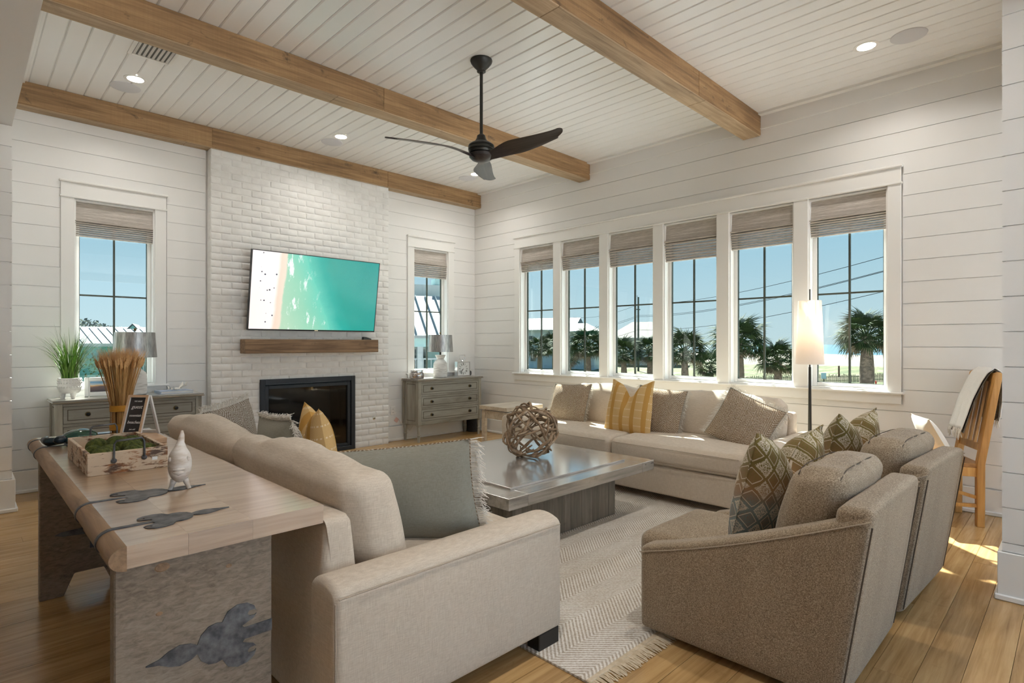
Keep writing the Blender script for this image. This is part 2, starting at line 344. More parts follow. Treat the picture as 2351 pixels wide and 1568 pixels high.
# outdoors
LAWN, nt, b = newmat('dune ground'); b.inputs['Roughness'].default_value = 1
t = nd(nt, 'ShaderNodeTexCoord'); s = nd(nt, 'ShaderNodeSeparateXYZ', {0: t.outputs['Object']}); n1 = noi(nt, coords(nt, (.12, .5, .5)), 1.0, 6, .7)
c = ramp(nt, n1, [(.38, (.045, .065, .018)), (.5, (.095, .10, .04)), (.62, (.19, .165, .115))])
xx = mth(nt, 'ADD', s.outputs[0], mth(nt, 'MULTIPLY', n1, 14.0))
c = mixc(nt, ramp(nt, mth(nt, 'MULTIPLY', xx, 1 / 200.), [(.66, (0, 0, 0)), (.70, (1, 1, 1))]), c, (.22, .195, .155))
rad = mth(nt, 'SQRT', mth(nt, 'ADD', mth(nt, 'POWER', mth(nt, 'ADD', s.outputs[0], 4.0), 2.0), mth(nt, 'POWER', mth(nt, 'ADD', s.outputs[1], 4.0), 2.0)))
c = mixc(nt, ramp(nt, mth(nt, 'MULTIPLY', rad, 1 / 100.), [(.20, (0, 0, 0)), (.24, (1, 1, 1))]), (.46, .455, .46), c); setc(nt, b, c)  # neutral pale ground near the house, added to bounce uncoloured light indoors
SEA = M('sea', (.012, .075, .12), (.02, .11, .16), (.02, .2, .2), rough=.3)
DECKM = M('pale deck', (.62, .60, .58), rough=.7)
ROADM = M('asphalt', (.16, .16, .165), rough=.9)
PALMT = M('palm trunk', (.055, .042, .03), (.16, .125, .09), (9, 9, 14), rough=1, bmp=.8, bdist=.03)
PALMF = M('palm frond', (.010, .028, .006), (.034, .062, .014), (4, 4, 4), rough=.75, rnd=30, spec=.12)
PALMD = M('dry palm frond', (.07, .05, .025), (.12, .09, .045), (4, 4, 4), rough=.8, rnd=30)
TREEM = M('tree leaves', (.012, .026, .010), (.032, .06, .02), (2, 2, 2), rough=.9, rnd=30)
POLEM = M('weathered pole', (.055, .062, .05), rough=.9)
WIREM = M('wire', (.006, .007, .008), rough=1, spec=0.0)
TEAL = M('teal siding', (.12, .33, .31), (.14, .37, .345), (.3, .3, 30), rough=.8)
TEALP = M('pale teal siding', (.34, .50, .50), (.38, .55, .54), (.3, .3, 30), rough=.8)
PALEH = M('pale house siding', (.42, .50, .54), (.46, .54, .57), (.3, .3, 20), rough=.8)
BEIGEH = M('grey house siding', (.36, .40, .40), (.40, .44, .44), (.3, .3, 20), rough=.8)
METALR = M('metal roof', (.13, .14, .14), rough=.6)
METALB = M('blue grey metal roof', (.06, .08, .10), rough=.6)
TILER = M('grey tile roof', (.14, .125, .115), (.19, .17, .16), (6, 6, 6), rough=.8)
HTRIM = M('house white trim', (.40, .43, .43), rough=.6)
HGLASS = M('dark house glass', (.04, .07, .08), rough=.1)
REDP = M('red marker', (.5, .05, .03), rough=.6)
SIGNB = M('pale blue sign', (.45, .62, .75), rough=.6)

# ------------------------------------------------------------------ geometry helpers
class MB:
    def __init__(s): s.v = []; s.f = []

    def add(s, v, f):
        n = len(s.v); s.v += [tuple(p) for p in v]; s.f += [tuple(i + n for i in q) for q in f]; return s

    def box(s, x0, y0, z0, x1, y1, z1):
        return s.add([(x0, y0, z0), (x1, y0, z0), (x1, y1, z0), (x0, y1, z0), (x0, y0, z1), (x1, y0, z1), (x1, y1, z1), (x0, y1, z1)],
                     [(0, 3, 2, 1), (4, 5, 6, 7), (0, 1, 5, 4), (1, 2, 6, 5), (2, 3, 7, 6), (3, 0, 4, 7)])

    def prism(s, poly, ax, a, b):
        """poly in the two other axes (cyclic order x->y,z  y->x,z  z->x,y)"""
        def P(p, t):
            return {0: (t, p[0], p[1]), 1: (p[0], t, p[1]), 2: (p[0], p[1], t)}[ax]
        n = len(poly)
        return s.add([P(p, a) for p in poly] + [P(p, b) for p in poly],
                     [tuple(range(n)), tuple(range(2 * n - 1, n - 1, -1))] + [(i, (i + 1) % n, n + (i + 1) % n, n + i) for i in range(n)])

    def tube(s, pts, r, n=8, cap=True, closed=False):
        pts = [Vector(p) for p in pts]; k = len(pts); rr = r if isinstance(r, (list, tuple)) else [r] * k
        v = []; f = []; ref = None
        for i, p in enumerate(pts):
            a = pts[(i - 1) % k] if (closed or i) else p; b = pts[(i + 1) % k] if (closed or i < k - 1) else p
            t = (b - a).normalized()
            if ref is None: ref = Vector((0, 0, 1)) if abs(t.z) < .9 else Vector((1, 0, 0))
            u = t.cross(ref)
            if u.length < 1e-5: u = t.orthogonal()
            u.normalize(); w = t.cross(u); ref = u.cross(t)
            for j in range(n):
                an = 2 * math.pi * j / n; v.append(p + (u * math.cos(an) + w * math.sin(an)) * rr[i])
        m = k if closed else k - 1
        for i in range(m):
            for j in range(n):
                a = i * n + j; b = i * n + (j + 1) % n; c = ((i + 1) % k) * n + (j + 1) % n; d = ((i + 1) % k) * n + j
                f.append((a, b, c, d))
        if cap and not closed: f += [tuple(range(n - 1, -1, -1)), tuple((k - 1) * n + j for j in range(n))]
        return s.add(v, f)

    def lathe(s, prof, n=20, c=(0, 0, 0), cap=True):
        v = []; f = []; k = len(prof)
        for r, z in prof:
            for j in range(n):
                a = 2 * math.pi * j / n; v.append((c[0] + r * math.cos(a), c[1] + r * math.sin(a), c[2] + z))
        for i in range(k - 1):
            for j in range(n): f.append((i * n + j, i * n + (j + 1) % n, (i + 1) * n + (j + 1) % n, (i + 1) * n + j))
        if cap: f += [tuple(range(n - 1, -1, -1)), tuple((k - 1) * n + j for j in range(n))]
        return s.add(v, f)

    def ball(s, c, rx, ry, rz, nu=16, nv=10, fn=None):
        v = []; f = []
        for i in range(nv + 1):
            t = math.pi * i / nv
            for j in range(nu):
                a = 2 * math.pi * j / nu; p = Vector((math.sin(t) * math.cos(a), math.sin(t) * math.sin(a), math.cos(t)))
                k = fn(p) if fn else 1
                v.append((c[0] + p.x * rx * k, c[1] + p.y * ry * k, c[2] + p.z * rz * k))
        for i in range(nv):
            for j in range(nu): f.append((i * nu + j, i * nu + (j + 1) % nu, (i + 1) * nu + (j + 1) % nu, (i + 1) * nu + j))
        return s.add(v, f)

    def grid(s, fn, nu, nv, thick=None):
        v = [fn(i / nu, j / nv) for j in range(nv + 1) for i in range(nu + 1)]
        return s.add(v, [(j * (nu + 1) + i, j * (nu + 1) + i + 1, (j + 1) * (nu + 1) + i + 1, (j + 1) * (nu + 1) + i) for j in range(nv) for i in range(nu)])

    def xf(s, m):
        s.v = [tuple(m @ Vector(p)) for p in s.v]; return s

    def mesh(s, name, smooth=False, bevel=0, seg=1, merge=False):
        me = bpy.data.meshes.new(name); me.from_pydata(s.v, [], s.f)
        bm = bmesh.new(); bm.from_mesh(me)
        if merge: bmesh.ops.remove_doubles(bm, verts=bm.verts, dist=1e-5)
        bmesh.ops.recalc_face_normals(bm, faces=bm.faces)
        if bevel: bmesh.ops.bevel(bm, geom=bm.edges[:], offset=bevel, segments=seg, affect='EDGES', clamp_overlap=True)
        bm.to_mesh(me); bm.free()
        if smooth:
            for p in me.polygons: p.use_smooth = True
            me.set_sharp_from_angle(angle=R(smooth if smooth is not True else 42))
        return me

    def build(s, name, mat, parent=None, smooth=False, bevel=0, seg=1, merge=False, kind=None, loc=None, rot=None, label=None):
        me = s.mesh(name, smooth, bevel, seg, merge); me.materials.append(mat)
        o = bpy.data.objects.new(name, me); COL.objects.link(o); o.parent = parent
        if kind: o['kind'] = kind
        if loc: o.location = loc
        if rot: o.rotation_euler = rot
        if label: o['label'] = label
        return o


def B(x0, y0, z0, x1, y1, z1): return MB().box(x0, y0, z0, x1, y1, z1)


def tag(o, label=None, cat=None, group=None, kind=None):
    if label: o['label'] = label
    if cat: o['category'] = cat
    if group: o['group'] = group
    if kind: o['kind'] = kind
    return o


def thing(name, label, cat, loc=(0, 0, 0), rot=0, group=None, kind=None):
    o = bpy.data.objects.new(name, None); COL.objects.link(o); o.location = loc; o.empty_display_size = .05
    o.rotation_euler = rot if isinstance(rot, (tuple, list)) else (0, 0, rot)
    return tag(o, label, cat, group, kind)


def struct(name, label=None, loc=(0, 0, 0)):
    o = bpy.data.objects.new(name, None); COL.objects.link(o); o.location = loc; o['kind'] = 'structure'
    if label: o['label'] = label
    return o


def inst(me, name, parent, loc=(0, 0, 0), rot=(0, 0, 0), sc=(1, 1, 1)):
    o = bpy.data.objects.new(name, me); COL.objects.link(o); o.parent = parent; o.location = loc; o.rotation_euler = rot; o.scale = sc
    return o


def dup(o, parent=None, loc=None, rot=None, label=None):
    c = o.copy(); COL.objects.link(c); c.parent = parent
    if loc is not None: c.location = loc
    if rot is not None: c.rotation_euler = rot if isinstance(rot, (tuple, list)) else (0, 0, rot)
    if label: c['label'] = label
    for ch in list(o.children): dup(ch, c)
    return c


def softbox(sx, sy, sz, r, n=6, bulge=(0, 0, 0), fn=None, wr=0, ws=6, seed=0, na=3):
    h = (sx / 2, sy / 2, sz / 2); r = min(r, min(h) * .999); ax = []
    for i in range(3):
        inn = h[i] - r; L = [-inn + 2 * inn * k / n for k in range(n + 1)]
        e = [inn + r * math.tan(R(45) * (k + 1) / na) for k in range(na)]
        ax.append([-q for q in reversed(e)] + L + e)
    mb = MB(); idx = {}; fs = []

    def vid(P):
        k = (round(P[0], 5), round(P[1], 5), round(P[2], 5))
        if k in idx: return idx[k]
        c = [max(-(h[i] - r), min(h[i] - r, P[i])) for i in range(3)]
        d = Vector([P[i] - c[i] for i in range(3)])
        Q = Vector(c) + (d.normalized() * r if d.length > 1e-9 else Vector())
        u = [P[i] / h[i] for i in range(3)]
        for i in range(3):
            if bulge[i]:
                a, b_ = u[(i + 1) % 3], u[(i + 2) % 3]
                Q[i] += bulge[i] * u[i] * max(0, 1 - a * a) * max(0, 1 - b_ * b_)
        if wr:
            nv = noise.noise_vector(Vector(Q) * ws + Vector((seed * 7.3, seed * 3.1, 0))); Q += nv * wr
        if fn: Q = Vector(fn(Q, u))
        mb.v.append(tuple(Q)); idx[k] = len(mb.v) - 1; return idx[k]
    for i in range(3):
        a, b_ = (i + 1) % 3, (i + 2) % 3
        for sgn in (-1, 1):
            for p in range(len(ax[a]) - 1):
                for q in range(len(ax[b_]) - 1):
                    quad = []
                    for (pp, qq) in ((p, q), (p + 1, q), (p + 1, q + 1), (p, q + 1)):
                        P = [0, 0, 0]; P[i] = sgn * h[i]; P[a] = ax[a][pp]; P[b_] = ax[b_][qq]; quad.append(vid(P))
                    mb.f.append(tuple(quad))
    return mb


def smooth01(t): t = max(0, min(1, t)); return t * t * (3 - 2 * t)


# ------------------------------------------------------------------ the room: dimensions
CH = 3.645; KC = 3.078; PITCH = .1841; SEAM = 3.338
XL = -5.444
WIN_R = [(-1.0005 - .7683 * i, -1.640 - .7683 * i) for i in range(6)]     # openings in the right wall (y far, y near)
ZS, ZH = .925, 2.70


def holes_wall(mb, u0, u1, z0, z1, holes, mk):
    us = sorted({u0, u1, *[h[0] for h in holes], *[h[1] for h in holes]}); zs = sorted({z0, z1, *[h[2] for h in holes], *[h[3] for h in holes]})
    for a, b_ in zip(us, us[1:]):
        for c, d_ in zip(zs, zs[1:]):
            mu, mz = (a + b_) / 2, (c + d_) / 2
            if not any(h[0] < mu < h[1] and h[2] < mz < h[3] for h in holes): mk(mb, a, b_, c, d_)


def boards(parent, u0, u1, z0, z1, holes, mk, mat, seam=SEAM):
    z = seam + PITCH * 5
    while z > z0:
        t, bt = min(z, z1), max(z - PITCH, z0)
        if t - bt > .01:
            cuts = sorted({t, bt, *[q for h in holes for q in (h[2], h[3]) if bt < q < t]})
            for c, d_ in zip(cuts, cuts[1:]):
                if d_ - c < .004: continue
                segs = [(u0, u1)]; mz = (c + d_) / 2
                for h in holes:
                    if h[2] < mz < h[3]:
                        ns = []
                        for a, b_ in segs:
                            if h[1] <= a or h[0] >= b_: ns.append((a, b_)); continue
                            if h[0] > a: ns.append((a, h[0]))
                            if h[1] < b_: ns.append((h[1], b_))
                        segs = ns
                for a, b_ in segs:
                    if b_ - a > .01:
                        m = mk(a, b_, c + (.0027 if c == bt else 0), d_ - (.0027 if d_ == t else 0)); m.build('board', mat, parent)
        z -= PITCH


# ---- floor
fl = B(-9.6, -10.3, -.12, .15, .15, -.012).build('floor', FLOORM); fl['kind'] = 'structure'; fl['label'] = 'honey oak plank floor'
y = .012; rows = []
random.seed(5)
while y > -7.3:
    w = random.choice((.135, .19, .19)); rows.append((y - w, y)); y -= w
for k, (a, b_) in enumerate(rows):
    x = -6.9 - random.random() * 1.2
    while x < .012:
        x2 = min(.012, x + random.uniform(1.6, 2.7))
        if .012 - x2 < .4: x2 = .012
        MB().box(x + .0006, a + .0009, -.0125, x2 - .0006, b_ - .0009, random.uniform(-.0006, 0)).build('plank', FLOORM, fl); x = x2
B(-9.6, -10.3, -.012, -6.0, -7.3, -.001).build('floor_rest', FLOORM, fl); B(-6.0, -10.3, -.012, .15, rows[-1][0], -.001).build('floor_rest', FLOORM, fl)
B(-9.6, -7.3, -.012, -8.1, .012, -.001).build('floor_rest', FLOORM, fl)

# ---- ceiling: tongue-and-groove boards running towards the fireplace wall
ce = B(XL, -6.56, CH + .012, .15, .15, CH + .12).build('ceiling', CEIL); ce['kind'] = 'structure'; ce['label'] = 'white tongue and groove plank ceiling'
x = -5.311
while x < .0:
    MB().prism([(x + .0018, CH + .012), (x + .0018, CH + .007), (x + .009, CH), (x + .1215, CH), (x + .1289, CH + .007), (x + .1289, CH + .012)], 1, -6.56, .0).build('board', CEIL, ce)
    x += .1307
B(XL, -6.56, CH, -5.311, 0, CH + .012).build('board', CEIL, ce)
kc = B(-9.6, -10.3, KC, XL, .15, KC + .1).build('ceiling', DRY); kc['kind'] = 'structure'; kc['label'] = 'lower flat drywall ceiling at the upper left'
kc2 = B(XL, -10.3, KC, .15, -6.56, KC + .1).build('ceiling', DRY); kc2['kind'] = 'structure'; kc2['label'] = 'lower flat drywall ceiling behind the last beam'
hd = MB().box(XL - .14, -6.56, KC + .1, XL, .15, CH + .12).box(XL, -6.70, KC + .1, .15, -6.56, CH + .12).build('wall_header', DRY); hd['kind'] = 'structure'

# ---- back wall (fireplace wall), y = 0
wb = MB()
HB = [(-4.972, -4.317, ZS, ZH), (-1.143, -.534, ZS, ZH), (-3.27, -2.19, .0, .9)]
holes_wall(wb, -6.9, .15, -.12, CH + .1, HB, lambda m, a, b_, c, d_: m.box(a, .012, c, b_, .15, d_))
wb = wb.build('wall_back', WHITE); wb['kind'] = 'structure'; wb['label'] = 'white shiplap wall behind the fireplace'
HBb = [(-5.069, -4.208, .80, 2.875), (-1.249, -.414, .80, 2.875), (-3.84, -1.62, 0, CH)]
boards(wb, XL - .02, 0, .2, 3.48, HBb, lambda a, b_, c, d_: B(a, 0, c, b_, .0125, d_), WHITE)
# ---- right wall, x = 0
wr_ = MB()
HR = [(b_, a, ZS, ZH) for a, b_ in WIN_R]
holes_wall(wr_, -10.3, .15, -.12, CH + .1, HR, lambda m, a, b_, c, d_: m.box(.012, a, c, .15, b_, d_))
wr_ = wr_.build('wall_right', WHITE); wr_['kind'] = 'structure'; wr_['label'] = 'white shiplap wall with the row of six windows'
boards(wr_, -6.56, 0, .2, 3.5, [(-5.592, -.905, .82, 2.855)], lambda a, b_, c, d_: B(0, a, c, .0125, b_, d_), WHITE)
# ---- left stub wall and right post wall
ls = B(-9.6, -.6572, -.12, XL - .0127, .012, KC).build('wall_left', WHITE); ls['kind'] = 'structure'; ls['label'] = 'white shiplap wall end at the left edge'
boards(ls, -7.2, XL, .26, KC, [], lambda a, b_, c, d_: B(a, -.67, c, b_, -.6575, d_), WHITE, SEAM - .06)
boards(ls, -.6575, -.012, .26, KC, [], lambda a, b_, c, d_: B(XL - .0125, a, c, XL, b_, d_), WHITE, SEAM - .06)
rp_ = B(-1.833, -9.2, -.12, -1.62, -6.382, KC + .02).build('wall_post', WHITE); rp_['kind'] = 'structure'; rp_['label'] = 'white shiplap wall end at the right edge'
B(-1.833, -6.72, KC + .02, -1.62, -6.3825, CH).build('post_top', WHITE, rp_)
boards(rp_, -8.6, -6.37, .25, CH, [], lambda a, b_, c, d_: B(-1.845, a, c, -1.8325, b_, d_), WHITE, SEAM + .09)
boards(rp_, -1.8325, -1.62, .25, CH, [], lambda a, b_, c, d_: B(a, -6.3825, c, b_, -6.37, d_), WHITE, SEAM + .09)
# ---- the unseen side of the space: walls, with one wide doorway made up to let daylight in
ws_ = MB(); holes_wall(ws_, -9.6, .15, -.12, KC + .1, [(-4.95, -.1, .0, 2.9)], lambda m, a, b_, c, d_: m.box(a, -10.4, c, b_, -10.28, d_))
ws_ = ws_.build('wall_front', WHITE); ws_['kind'] = 'structure'
ww_ = MB(); holes_wall(ww_, -10.3, .15, -.12, KC + .1, [], lambda m, a, b_, c, d_: m.box(-9.72, a, c, -9.6, b_, d_))
ww_ = ww_.build('wall_side', WHITE); ww_['kind'] = 'structure'


# ---- baseboards
def baseb(name, label, segs, h=.2):
    s = struct(name, label)
    for (x0, y0, x1, y1) in segs: B(x0, y0, .0, x1, y1, h).build('board', TRIM, s, bevel=.003)
    return s


def shoe(s, segs):
    for (x0, y0, x1, y1) in segs: B(x0, y0, 0, x1, y1, .032).build('shoe_moulding', TRIM, s, bevel=.006)


s = baseb('baseboard_back', 'white baseboard along the fireplace wall', [(XL, -.016, -3.84, .001), (-1.62, -.016, -.001, .001)]); shoe(s, [(XL, -.03, -3.84, -.016), (-1.62, -.03, -.02, -.016)])
s = baseb('baseboard_right', 'white baseboard under the row of windows', [(-.016, -6.5, .001, -.02)]); shoe(s, [(-.03, -6.5, -.016, -.03)])
s = baseb('baseboard_left', 'tall white baseboard around the wall end at the left', [(-7.2, -.69, XL + .02, -.67), (XL, -.67, XL + .02, -.03)], .26); shoe(s, [(-7.2, -.705, XL + .035, -.69), (XL + .02, -.69, XL + .035, -.04)])
s = baseb('baseboard_post', 'tall white baseboard around the wall end at the right', [(-1.863, -8.6, -1.845, -6.352), (-1.845, -6.37, -1.62, -6.352)], .25); shoe(s, [(-1.876, -8.6, -1.863, -6.339), (-1.863, -6.352, -1.62, -6.339)])
# ---- crown strips
s = struct('trim_1', 'flat white strip where the ceiling meets the window wall')
for a, b_ in ((-2.07, -.16), (-4.21, -2.26), (-6.36, -4.40)):
    B(-.075, a, CH - .022, .0, b_, CH + .001).build('strip', TRIM, s); B(-.012, a, 3.5, .0, b_, CH - .02).build('frieze_board', WHITE, s)
B(-.014, -6.36, 3.494, .0, -.16, 3.505).build('ledge', TRIM, s)
s = struct('trim_2', 'flat white strip along the left edge of the plank ceiling')
for a, b_ in ((-2.07, -.16), (-4.21, -2.26), (-6.36, -4.40)): B(XL, a, CH - .022, XL + .11, b_, CH + .001).build('strip', TRIM, s)


# ------------------------------------------------------------------ beams
def beam(label, y0, y1, cuts, seed):
    random.seed(seed)
    t = thing('ceiling_beam', label, 'beam', (0, (y0 + y1) / 2, 3.43), group='reclaimed wood ceiling beams'); hw = (y1 - y0) / 2
    xs = [XL] + cuts + [0.0]
    for a, b_ in zip(xs, xs[1:]):
        j = random.uniform(-.002, .002)
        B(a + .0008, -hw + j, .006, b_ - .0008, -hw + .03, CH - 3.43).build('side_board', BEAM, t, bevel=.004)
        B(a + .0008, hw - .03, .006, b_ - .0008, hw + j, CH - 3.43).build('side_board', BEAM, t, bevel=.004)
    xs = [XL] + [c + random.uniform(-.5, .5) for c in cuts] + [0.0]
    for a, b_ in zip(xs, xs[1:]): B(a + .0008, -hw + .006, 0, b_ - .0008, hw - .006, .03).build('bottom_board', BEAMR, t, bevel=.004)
    return t


beam('rough brown wood beam against the fireplace wall', -.155, -.001, [-3.82, -1.66], 1)
beam('rough brown wood beam crossing above the fan blades, nearer the fireplace', -2.255, -2.071, [-3.02], 2)
beam('rough brown wood beam in the upper right, nearest to the fan rod on the camera side', -4.397, -4.212, [-3.2, -1.3], 3)
beam('rough brown wood beam barely showing in the top right corner', -6.54, -6.36, [-2.6], 4)


# ------------------------------------------------------------------ windows
def window(name, label, w, zs=ZS, zh=ZH):
    """local: x along wall, y outwards (into the wall), origin at opening's lower left"""
    s = struct(name, label); h = zh - zs; f = .035; D = .10
    for a, b_ in ((0, .014), (w - .014, w)): B(a, 0, 0, b_, .15, h).build('jamb', WINF, s)
    B(.014, 0, h - .014, w - .014, .15, h).build('jamb', WINF, s); B(.014, .0, 0, w - .014, .15, .014).build('jamb', WINF, s)
    a0, a1 = .014, w - .014
    for a, b_ in ((a0, a0 + f), (a1 - f, a1)): B(a, D - .02, .014, b_, D + .03, h - .014).build('sash_stile', WINF, s, bevel=.004)
    for c, d_ in ((.014, .014 + f), (h - .014 - f, h - .014)): B(a0 + f, D - .02, c, a1 - f, D + .03, d_).build('sash_rail', WINF, s, bevel=.004)
    g0, g1, k0, k1 = a0 + f, a1 - f, .014 + f, h - .014 - f
    gk = MB(); q = .004
    for (x0, z0, x1, z1) in ((g0, k0, g0 + q, k1), (g1 - q, k0, g1, k1), (g0, k0, g1, k0 + q), (g0, k1 - q, g1, k1)): gk.box(x0, D - .012, z0, x1, D + .02, z1)
    gk.build('gasket', MUNT, s)
    cx, cz = (g0 + g1) / 2, 1.808 - zs
    B(cx - .008, D - .006, k0, cx + .008, D + .014, k1).build('muntin', MUNT, s); B(g0, D - .006, cz - .008, cx - .008, D + .014, cz + .008).build('muntin', MUNT, s); B(cx + .008, D - .006, cz - .008, g1, D + .014, cz + .008).build('muntin', MUNT, s)
    for (x0, x1) in ((g0, cx - .008), (cx + .008, g1)):
        for (z0, z1) in ((k0, cz - .008), (cz + .008, k1)): B(x0, D, z0, x1, D + .006, z1).build('pane', GLASS, s)
    return s


def casing(s, x0, x1, zs=ZS, zh=ZH, cw=.1, mull=()):
    """flat casing around x0..x1 in front of the wall, y negative = into the room"""
    B(x0 - cw, -.02, zs, x0, 0, zh + .012).build('side_casing', TRIM, s, bevel=.002); B(x1, -.02, zs, x1 + cw, 0, zh + .012).build('side_casing', TRIM, s, bevel=.002)
    for a, b_ in mull: B(a, -.02, zs, b_, .14, zh + .012).build('mullion_casing', TRIM, s, bevel=.002)
    B(x0 - cw - .008, -.034, zh + .008, x1 + cw + .008, 0, zh + .026).build('lower_cap', TRIM, s, bevel=.003)
    B(x0 - cw, -.022, zh + .026, x1 + cw, 0, zh + .15).build('head_board', TRIM, s, bevel=.002)
    B(x0 - cw - .014, -.045, zh + .15, x1 + cw + .014, 0, zh + .172).build('head_cap', TRIM, s, bevel=.006)
    B(x0 - cw - .022, -.05, zs - .02, x1 + cw + .022, .02, zs).build('sill', TRIM, s, bevel=.005)
    B(x0 - cw - .0, -.02, zs - .105, x1 + cw, 0, zs - .02).build('apron', TRIM, s, bevel=.002)


w1 = window('window_1', 'tall window left of the fireplace with a grassy plant before it', .655); w1.location = (-4.972, 0, ZS)
c1 = struct('trim_3', 'white casing around the window left of the fireplace'); casing(c1, -4.972, -4.317)
w2 = window('window_2', 'narrow window right of the fireplace', .609); w2.location = (-1.143, 0, ZS)
c2 = struct('trim_4', 'white casing around the narrow window right of the fireplace'); casing(c2, -1.143, -.534, cw=.108)
ORD = ['first window from the corner, leftmost of the row of six', 'second window from the corner in the row of six', 'third window from the corner in the row of six', 'fourth window from the corner in the row of six', 'fifth window from the corner in the row of six, left of the floor lamp', 'sixth window from the corner, rightmost of the row behind the floor lamp']
for i, (a, b_) in enumerate(WIN_R):
    w_ = window('window_%d' % (i + 3), ORD[i], a - b_); w_.location = (0, a, ZS); w_.rotation_euler = (0, 0, R(-90))
c3 = struct('trim_5', 'white casing, head board and sill framing the row of six windows', (0, 0, 0)); c3.rotation_euler = (0, 0, R(-90))
casing(c3, -WIN_R[0][0], -WIN_R[5][1], mull=[(-WIN_R[i][1], -WIN_R[i + 1][0]) for i in range(5)])


# ------------------------------------------------------------------ woven roman shades
def shade(label, w, loc, rz, drop):
    t = thing('roman_shade', label, 'shade', loc, rz, 'woven roman shades'); w -= .012
    # valance panel falling from the head rail, then stacked folds
    B(.006, .012, -.03, w, .05, 0).build('head_rail', SHADEM, t)
    MB().prism([(.010, 0), (.016, 0), (.004, -.20), (-.004, -.20)], 0, .006, w).build('valance', SHADEM, t)
    n = 8; z0 = -.17; dz = (drop + z0) / n
    for k in range(n):
        z = z0 - k * dz; o = -.030 + .0035 * k
        MB().prism([(.034, z), (o + .022, z - .001), (o + .004, z - dz * .35), (o, z - dz * .62), (o + .004, z - dz * .86), (o + .020, z - dz * .98), (.036, z - dz * .7)], 0, .008, w - .002).build('fold', SHADEM, t, smooth=30)
    return t


# local y is outwards: shade hangs inside the reveal just behind the wall face
SL = ['woven grey-brown roman shade on the window left of the fireplace', 'woven grey-brown roman shade on the narrow window right of the fireplace']
shade(SL[0], .655, (-4.972, .022, ZH - .016), 0, .325)
shade(SL[1], .609, (-1.143, .022, ZH - .016), 0, .385)
SN = ['first', 'second', 'third', 'fourth', 'fifth', 'sixth']
for i, (a, b_) in enumerate(WIN_R):
    shade('woven grey-brown roman shade on the %s of the six windows counted from the corner' % SN[i], a - b_, (.022, a, ZH - .016), R(-90), (.325, .37, .40, .415, .37, .34)[i])

# ------------------------------------------------------------------ chimney breast of painted bricks
random.seed(3)
CY = -.13; CX0, CX1 = -3.83, -1.63
chm = struct('wall_chimney', 'white painted brick chimney breast')
FX0, FX1, FZ = -3.319, -2.137, .932
MB().box(CX0 + .0045, CY + .0045, 0, FX0, 0, 3.43).box(FX1, CY + .0045, 0, CX1 - .0045, 0, 3.43).box(FX0, CY + .0045, FZ, FX1, 0, 3.43).build('mortar', BRICKM, chm)


def brick_mesh(k, w, h, dpt):
    rr = random.Random(k)
    def fn(P, u):
        n_ = noise.noise_vector(Vector((P.x * 14 + k * 5, P.y * 9, P.z * 18)))
        return Vector((P.x + n_.x * .0022, P.y + (n_.y * .0042 if u[1] < 0 else 0), P.z + n_.z * .0022))
    return softbox(w, dpt, h, .007, n=2, fn=fn, na=1).mesh('brick', smooth=60)


CHH = 3.43 / 46; BW = .2105; BRV = [brick_mesh(k, BW - .009, CHH - .008, .124) for k in range(7)]; BHV = [brick_mesh(20 + k, BW / 2 - .009, CHH - .008, .124) for k in range(3)]
for m in BRV + BHV: m.materials.append(BRICKM)
blist = []
for r in range(46):
    z = (r + .5) * CHH; x = CX0
    wd = [BW] * 10 + [CX1 - CX0 - BW * 10] if r % 2 == 0 else [BW / 2] + [BW] * 9 + [CX1 - CX0 - BW * 9.5]
    for w in wd:
        if w > .02:
            a, b_ = x, x + w
            if z < FZ:
                if a >= FX0 - .001 and b_ <= FX1 + .001: x += w; continue
                if a < FX0 < b_: b_ = FX0
                elif a < FX1 < b_: a = FX1
            if b_ - a > .03: blist.append(((a + b_) / 2, z, b_ - a))
        x += w
blist.sort(key=lambda q: (q[0] + 5.75) ** 2 + 6.5 ** 2 + (q[1] - 1.34) ** 2)
rest = MB()
for i, (x, z, w) in enumerate(blist):
    j = random.uniform(-.0028, .0016); full = w > BW * .75
    me = random.choice(BRV if full else BHV); bw = BW - .009 if full else BW / 2 - .009
    sx_ = (w - .009) / bw; fl_ = random.choice((1, -1))
    if i < 298: inst(me, 'brick', chm, (x, CY + .062 + j, z), (0, random.uniform(-.006, .006), 0), (sx_, 1, fl_))
    else: rest.add([(v.co.x * sx_ + x, v.co.y + CY + .062 + j, v.co.z + z) for v in me.vertices], [tuple(p.vertices) for p in me.polygons])
rest.build('far_bricks', BRICKM, chm, smooth=60, kind='stuff')

# ---- gas fireplace
t = thing('gas_fireplace', 'black steel gas fireplace with glass front and ceramic logs', 'fireplace', (-2.728, CY, .0))
w, h = (FX1 - FX0) / 2, FZ
fr = MB(); q = .055
for (x0, z0, x1, z1) in ((-w, 0, -w + q, h), (w - q, 0, w, h), (-w + q, h - q, w - q, h), (-w + q, 0, w - q, .05)): fr.box(x0, -.022, z0, x1, .03, z1)
fr.build('surround', FPBLK, t, bevel=.003)
fr = MB(); a = w - q
for (x0, z0, x1, z1) in ((-a + .004, .054, -a + .045, h - q - .02), (a - .045, .054, a - .004, h - q - .02), (-a + .045, h - q - .06, a - .045, h - q - .02), (-a + .045, .054, a - .045, .085)): fr.box(x0, -.004, z0, x1, .03, z1)
fr.build('inner_frame', FPBLK, t, bevel=.003)
for i in range(3): B(-a + .01, .0, h - q - .016 + i * .005, a - .01, .03, h - q - .014 + i * .005).build('louver', FPBLK, t)
B(-a + .045, .018, .085, a - .045, .022, h - q - .06).build('glass', FPGL, t)
